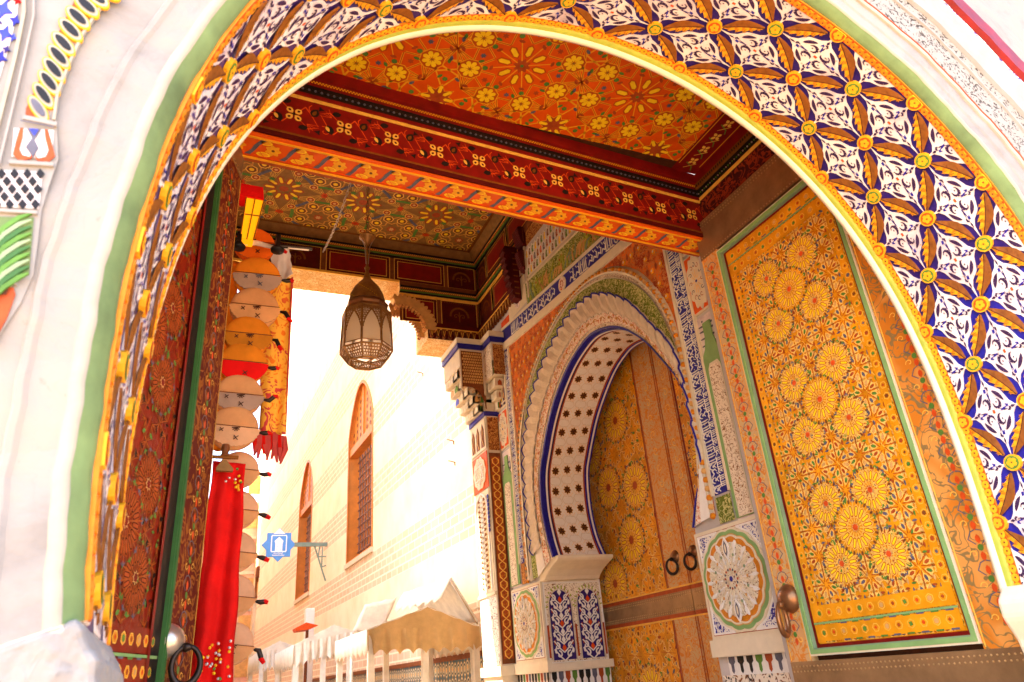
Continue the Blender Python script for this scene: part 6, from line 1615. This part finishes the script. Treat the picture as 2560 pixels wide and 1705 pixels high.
pn = s_.mb.build('sign_plate', sg); sp_.mb.build('pictogram', pn)
b = MB(); e = SS(*X(1.3, 0), 0); b.box((e.x, ys-.04, e.z-.06), (base.x, ys+.04, e.z+.06), 'signgreen')
b.tube([(base.x-.9*k*1.2, ys, e.z-.06), (base.x-.02, ys, e.z-1.1)], .025, 'signgreen', 6)
for t in (.3, .6): b.tube([(base.x-.9*k*1.2*(1-t), ys, e.z-.06-1.04*t), (base.x-.02-.3*(1-t), ys, e.z-.08)], .02, 'signgreen', 6); b.tube([(base.x-.9*k*1.2*(1-t), ys, e.z-.06-1.04*t), (base.x-.02, ys, e.z-.1-.9*t)], .02, 'signgreen', 6)
b.build('bracket', sg)

# --- market stalls under white awnings
def A(q, y): return H(q, 1, y)
def fabric(mb, pts, m, n=8, sag=.05):
    """four cornered panel a-b-c-d, sagging a little"""
    a, b, c, d = pts; rows = []
    for j in range(n+1):
        v = j/n; rows.append([a.lerp(b, i/n).lerp(d.lerp(c, i/n), v)-Vector((0, 0, sag*sin(pi*i/n)*sin(pi*v)+.01*sin(i*2.1+j*1.3))) for i in range(n+1)])
    mb.grid(rows, m)
def valance(mb, a, b, drop, m, n=8, dn=None):
    dn = dn or Vector((0, 0, -1)); N_ = n*6; t = []; o = []
    for i in range(N_+1):
        p = a.lerp(b, i/N_); d = drop*(1-.20*abs(cos(pi*i/6))); t.append(p); o.append(p+dn*d+Vector((0, .03*sin(i*.9), 0)))
    mb.grid([t, [(p+q)*.5+Vector((.01*sin(i), .015*sin(i*1.7), 0)) for i, (p, q) in enumerate(zip(t, o))], o], m)
def stall(name, label, eL, ap, eR, y0, y1, drop, m, mg, posts=True, open_gable=False):
    S_ = empty(name, (A(ap, y0).x, y0, 0), label, 'stall', 'market stalls along the street wall')
    l, t, r = A(eL, y0), A(ap, y0), A(eR, y0); dz = Vector((0, y1-y0, 0))
    c = MB(); fabric(c, [l, t, t+dz, l+dz], m); fabric(c, [t, r, r+dz, t+dz], m); valance(c, l+dz, l, drop, m, 8); valance(c, r, r+dz, drop, m, 8)
    o = c.build('canopy', S_, True); md = o.modifiers.new('thickness', 'SOLIDIFY'); md.thickness = .012
    g_ = MB()
    if not open_gable: g_.face([l, r, t], mg); 
    zr = (l.z+r.z)/2; ll = Vector((l.x, l.y, l.z)); valance(g_, l, r, drop, mg, 9)
    g_.build('front_valance', S_, True)
    if posts:
        for x in (l.x+.06, (l.x+r.x)/2, r.x-.06):
            for y in (y0+.06, y1-.06):
                p_ = MB(); p_.box((x-.045, y-.045, 0), (x+.045, y+.045, l.z-.02), 'awning'); p_.build('post', S_)
        p_ = MB(); p_.box((l.x, y0+.1, 1.0), (r.x, y1, 1.08), 'goldenpale'); p_.build('counter', S_)
    return S_
stall('market_stall', 'nearest market stall with canopy gable toned tan for shade and scalloped edge', (919, 1573), (1070, 1516), (1199, 1566), 10.75, 13.2, .34, 'awning', 'awningshade')
stall('market_stall', 'white canopied market stall farther along left of the tan one', (735, 1612), (836, 1562), (884, 1578), 14.6, 17.6, .40, 'awning', 'awning')
stall('market_stall', 'farthest white canopied market stall below the blue sign', (650, 1628), (700, 1602), (745, 1618), 19.0, 22.0, .46, 'awning', 'awning')
b = MB()
t0, t1, r0, r1, l0, l1 = A((1125, 1446), 11.2), A((1008, 1482), 13.6), A((1192, 1556), 11.2), A((1085, 1565), 13.6), A((1060, 1500), 10.9), A((1002, 1500), 12.5)
fabric(b, [t0, t1, r1, r0], 'awning', 8, .08); b.face([t0, r0, r0+Vector((0, -.02, -.04)), t0+Vector((0, -.02, -.04))], 'awningshade'); valance(b, t0, t1, .42, 'awning', 6, Vector((-.5, 0, -.85)))
b.tube([t0, r0], .03, 'awning', 6); b.tube([r0+Vector((-.1, 0, -.05)), Vector((r0.x-.1, r0.y, 0))], .035, 'awning', 6)
o = b.build('tilted_awning', None, True); md = o.modifiers.new('thickness', 'SOLIDIFY'); md.thickness = .01
tag(o, 'tilted white awning raised above the tan stall canopy against the wall', 'awning')
b = MB(); fabric(b, [A((912, 1511), 14), A((992, 1494), 14), A((955, 1580), 14), A((880, 1580), 14)], 'awning', 8, .06); b.tube([A((880, 1580), 14), Vector((A((880, 1580), 14).x, 14, 0))], .03, 'awning', 6)
o = b.build('cream_sheet', None, True); md = o.modifiers.new('thickness', 'SOLIDIFY'); md.thickness = .01
tag(o, 'cream cloth sheet stretched between the stalls below the near window', 'awning')
b = MB(); p0 = A((768, 1557), 21)
b.prism([A(q_, 21) for q_ in ((738, 1570), (766, 1556), (796, 1563), (770, 1574), (742, 1578))], (0, .6, 0), 'redorange'); b.tube([A((768, 1572), 21.3), Vector((A((768, 1572), 21.3).x, 21.3, 0))], .04, 'brown', 6)
tag(b.build('orange_canopy'), 'small orange brown canopy just above the white awnings', 'canopy')
b = MB(); b.box((A((765, 1520), 22).x, 22, 0), (A((788, 1520), 22).x, 22.3, A((775, 1520), 22).z), 'white'); tag(b.build('white_pillar', None, bevel=.03), 'plain white pillar standing behind the small orange canopy', 'pillar')

EXPO = 3.25
# ================================================================== CAMERA AND LIGHT
cam = bpy.data.cameras.new('camera'); co = bpy.data.objects.new('camera', cam); COL.objects.link(co)
cam.sensor_width = 36; cam.lens = F/2560*36; cam.clip_end = 500; cam.clip_start = .05
M3 = Matrix((RT, UP, -FW)).transposed(); co.matrix_world = Matrix.Translation(CAMP)@M3.to_4x4()
cam.dof.use_dof = True; cam.dof.focus_distance = 8.0; cam.dof.aperture_fstop = 4.0
scene.camera = co
w = bpy.data.worlds.new('World'); scene.world = w; w.use_nodes = True
nt = w.node_tree; bg = nt.nodes['Background']; sky = nt.nodes.new('ShaderNodeTexSky'); sky.sky_type = 'NISHITA'; sky.sun_disc = False
SE, SA = radians(52), radians(-77)      # sun high in the west, on the left of the street
sky.sun_elevation = SE; sky.sun_rotation = SA
sky.dust_density = 3.0
nt.links.new(sky.outputs[0], bg.inputs[0]); bg.inputs[1].default_value = .15
sun = bpy.data.lights.new('sun', 'SUN'); sun.energy = 3.3; sun.angle = radians(.5); sun.color = (1, .86, .66)
so = bpy.data.objects.new('sun', sun); COL.objects.link(so)
sd = Vector((sin(SA)*cos(SE), cos(SA)*cos(SE), sin(SE)))
so.rotation_euler = sd.to_track_quat('Z', 'Y').to_euler()
scene.view_settings.view_transform = 'Standard'; scene.view_settings.look = 'None'
scene.view_settings.exposure = EXPO; scene.view_settings.gamma = 1
scene.cycles.max_bounces = 10; scene.cycles.diffuse_bounces = 7; scene.cycles.glossy_bounces = 3
scene.cycles.use_denoising = True
scene.cycles.sample_clamp_indirect = 8
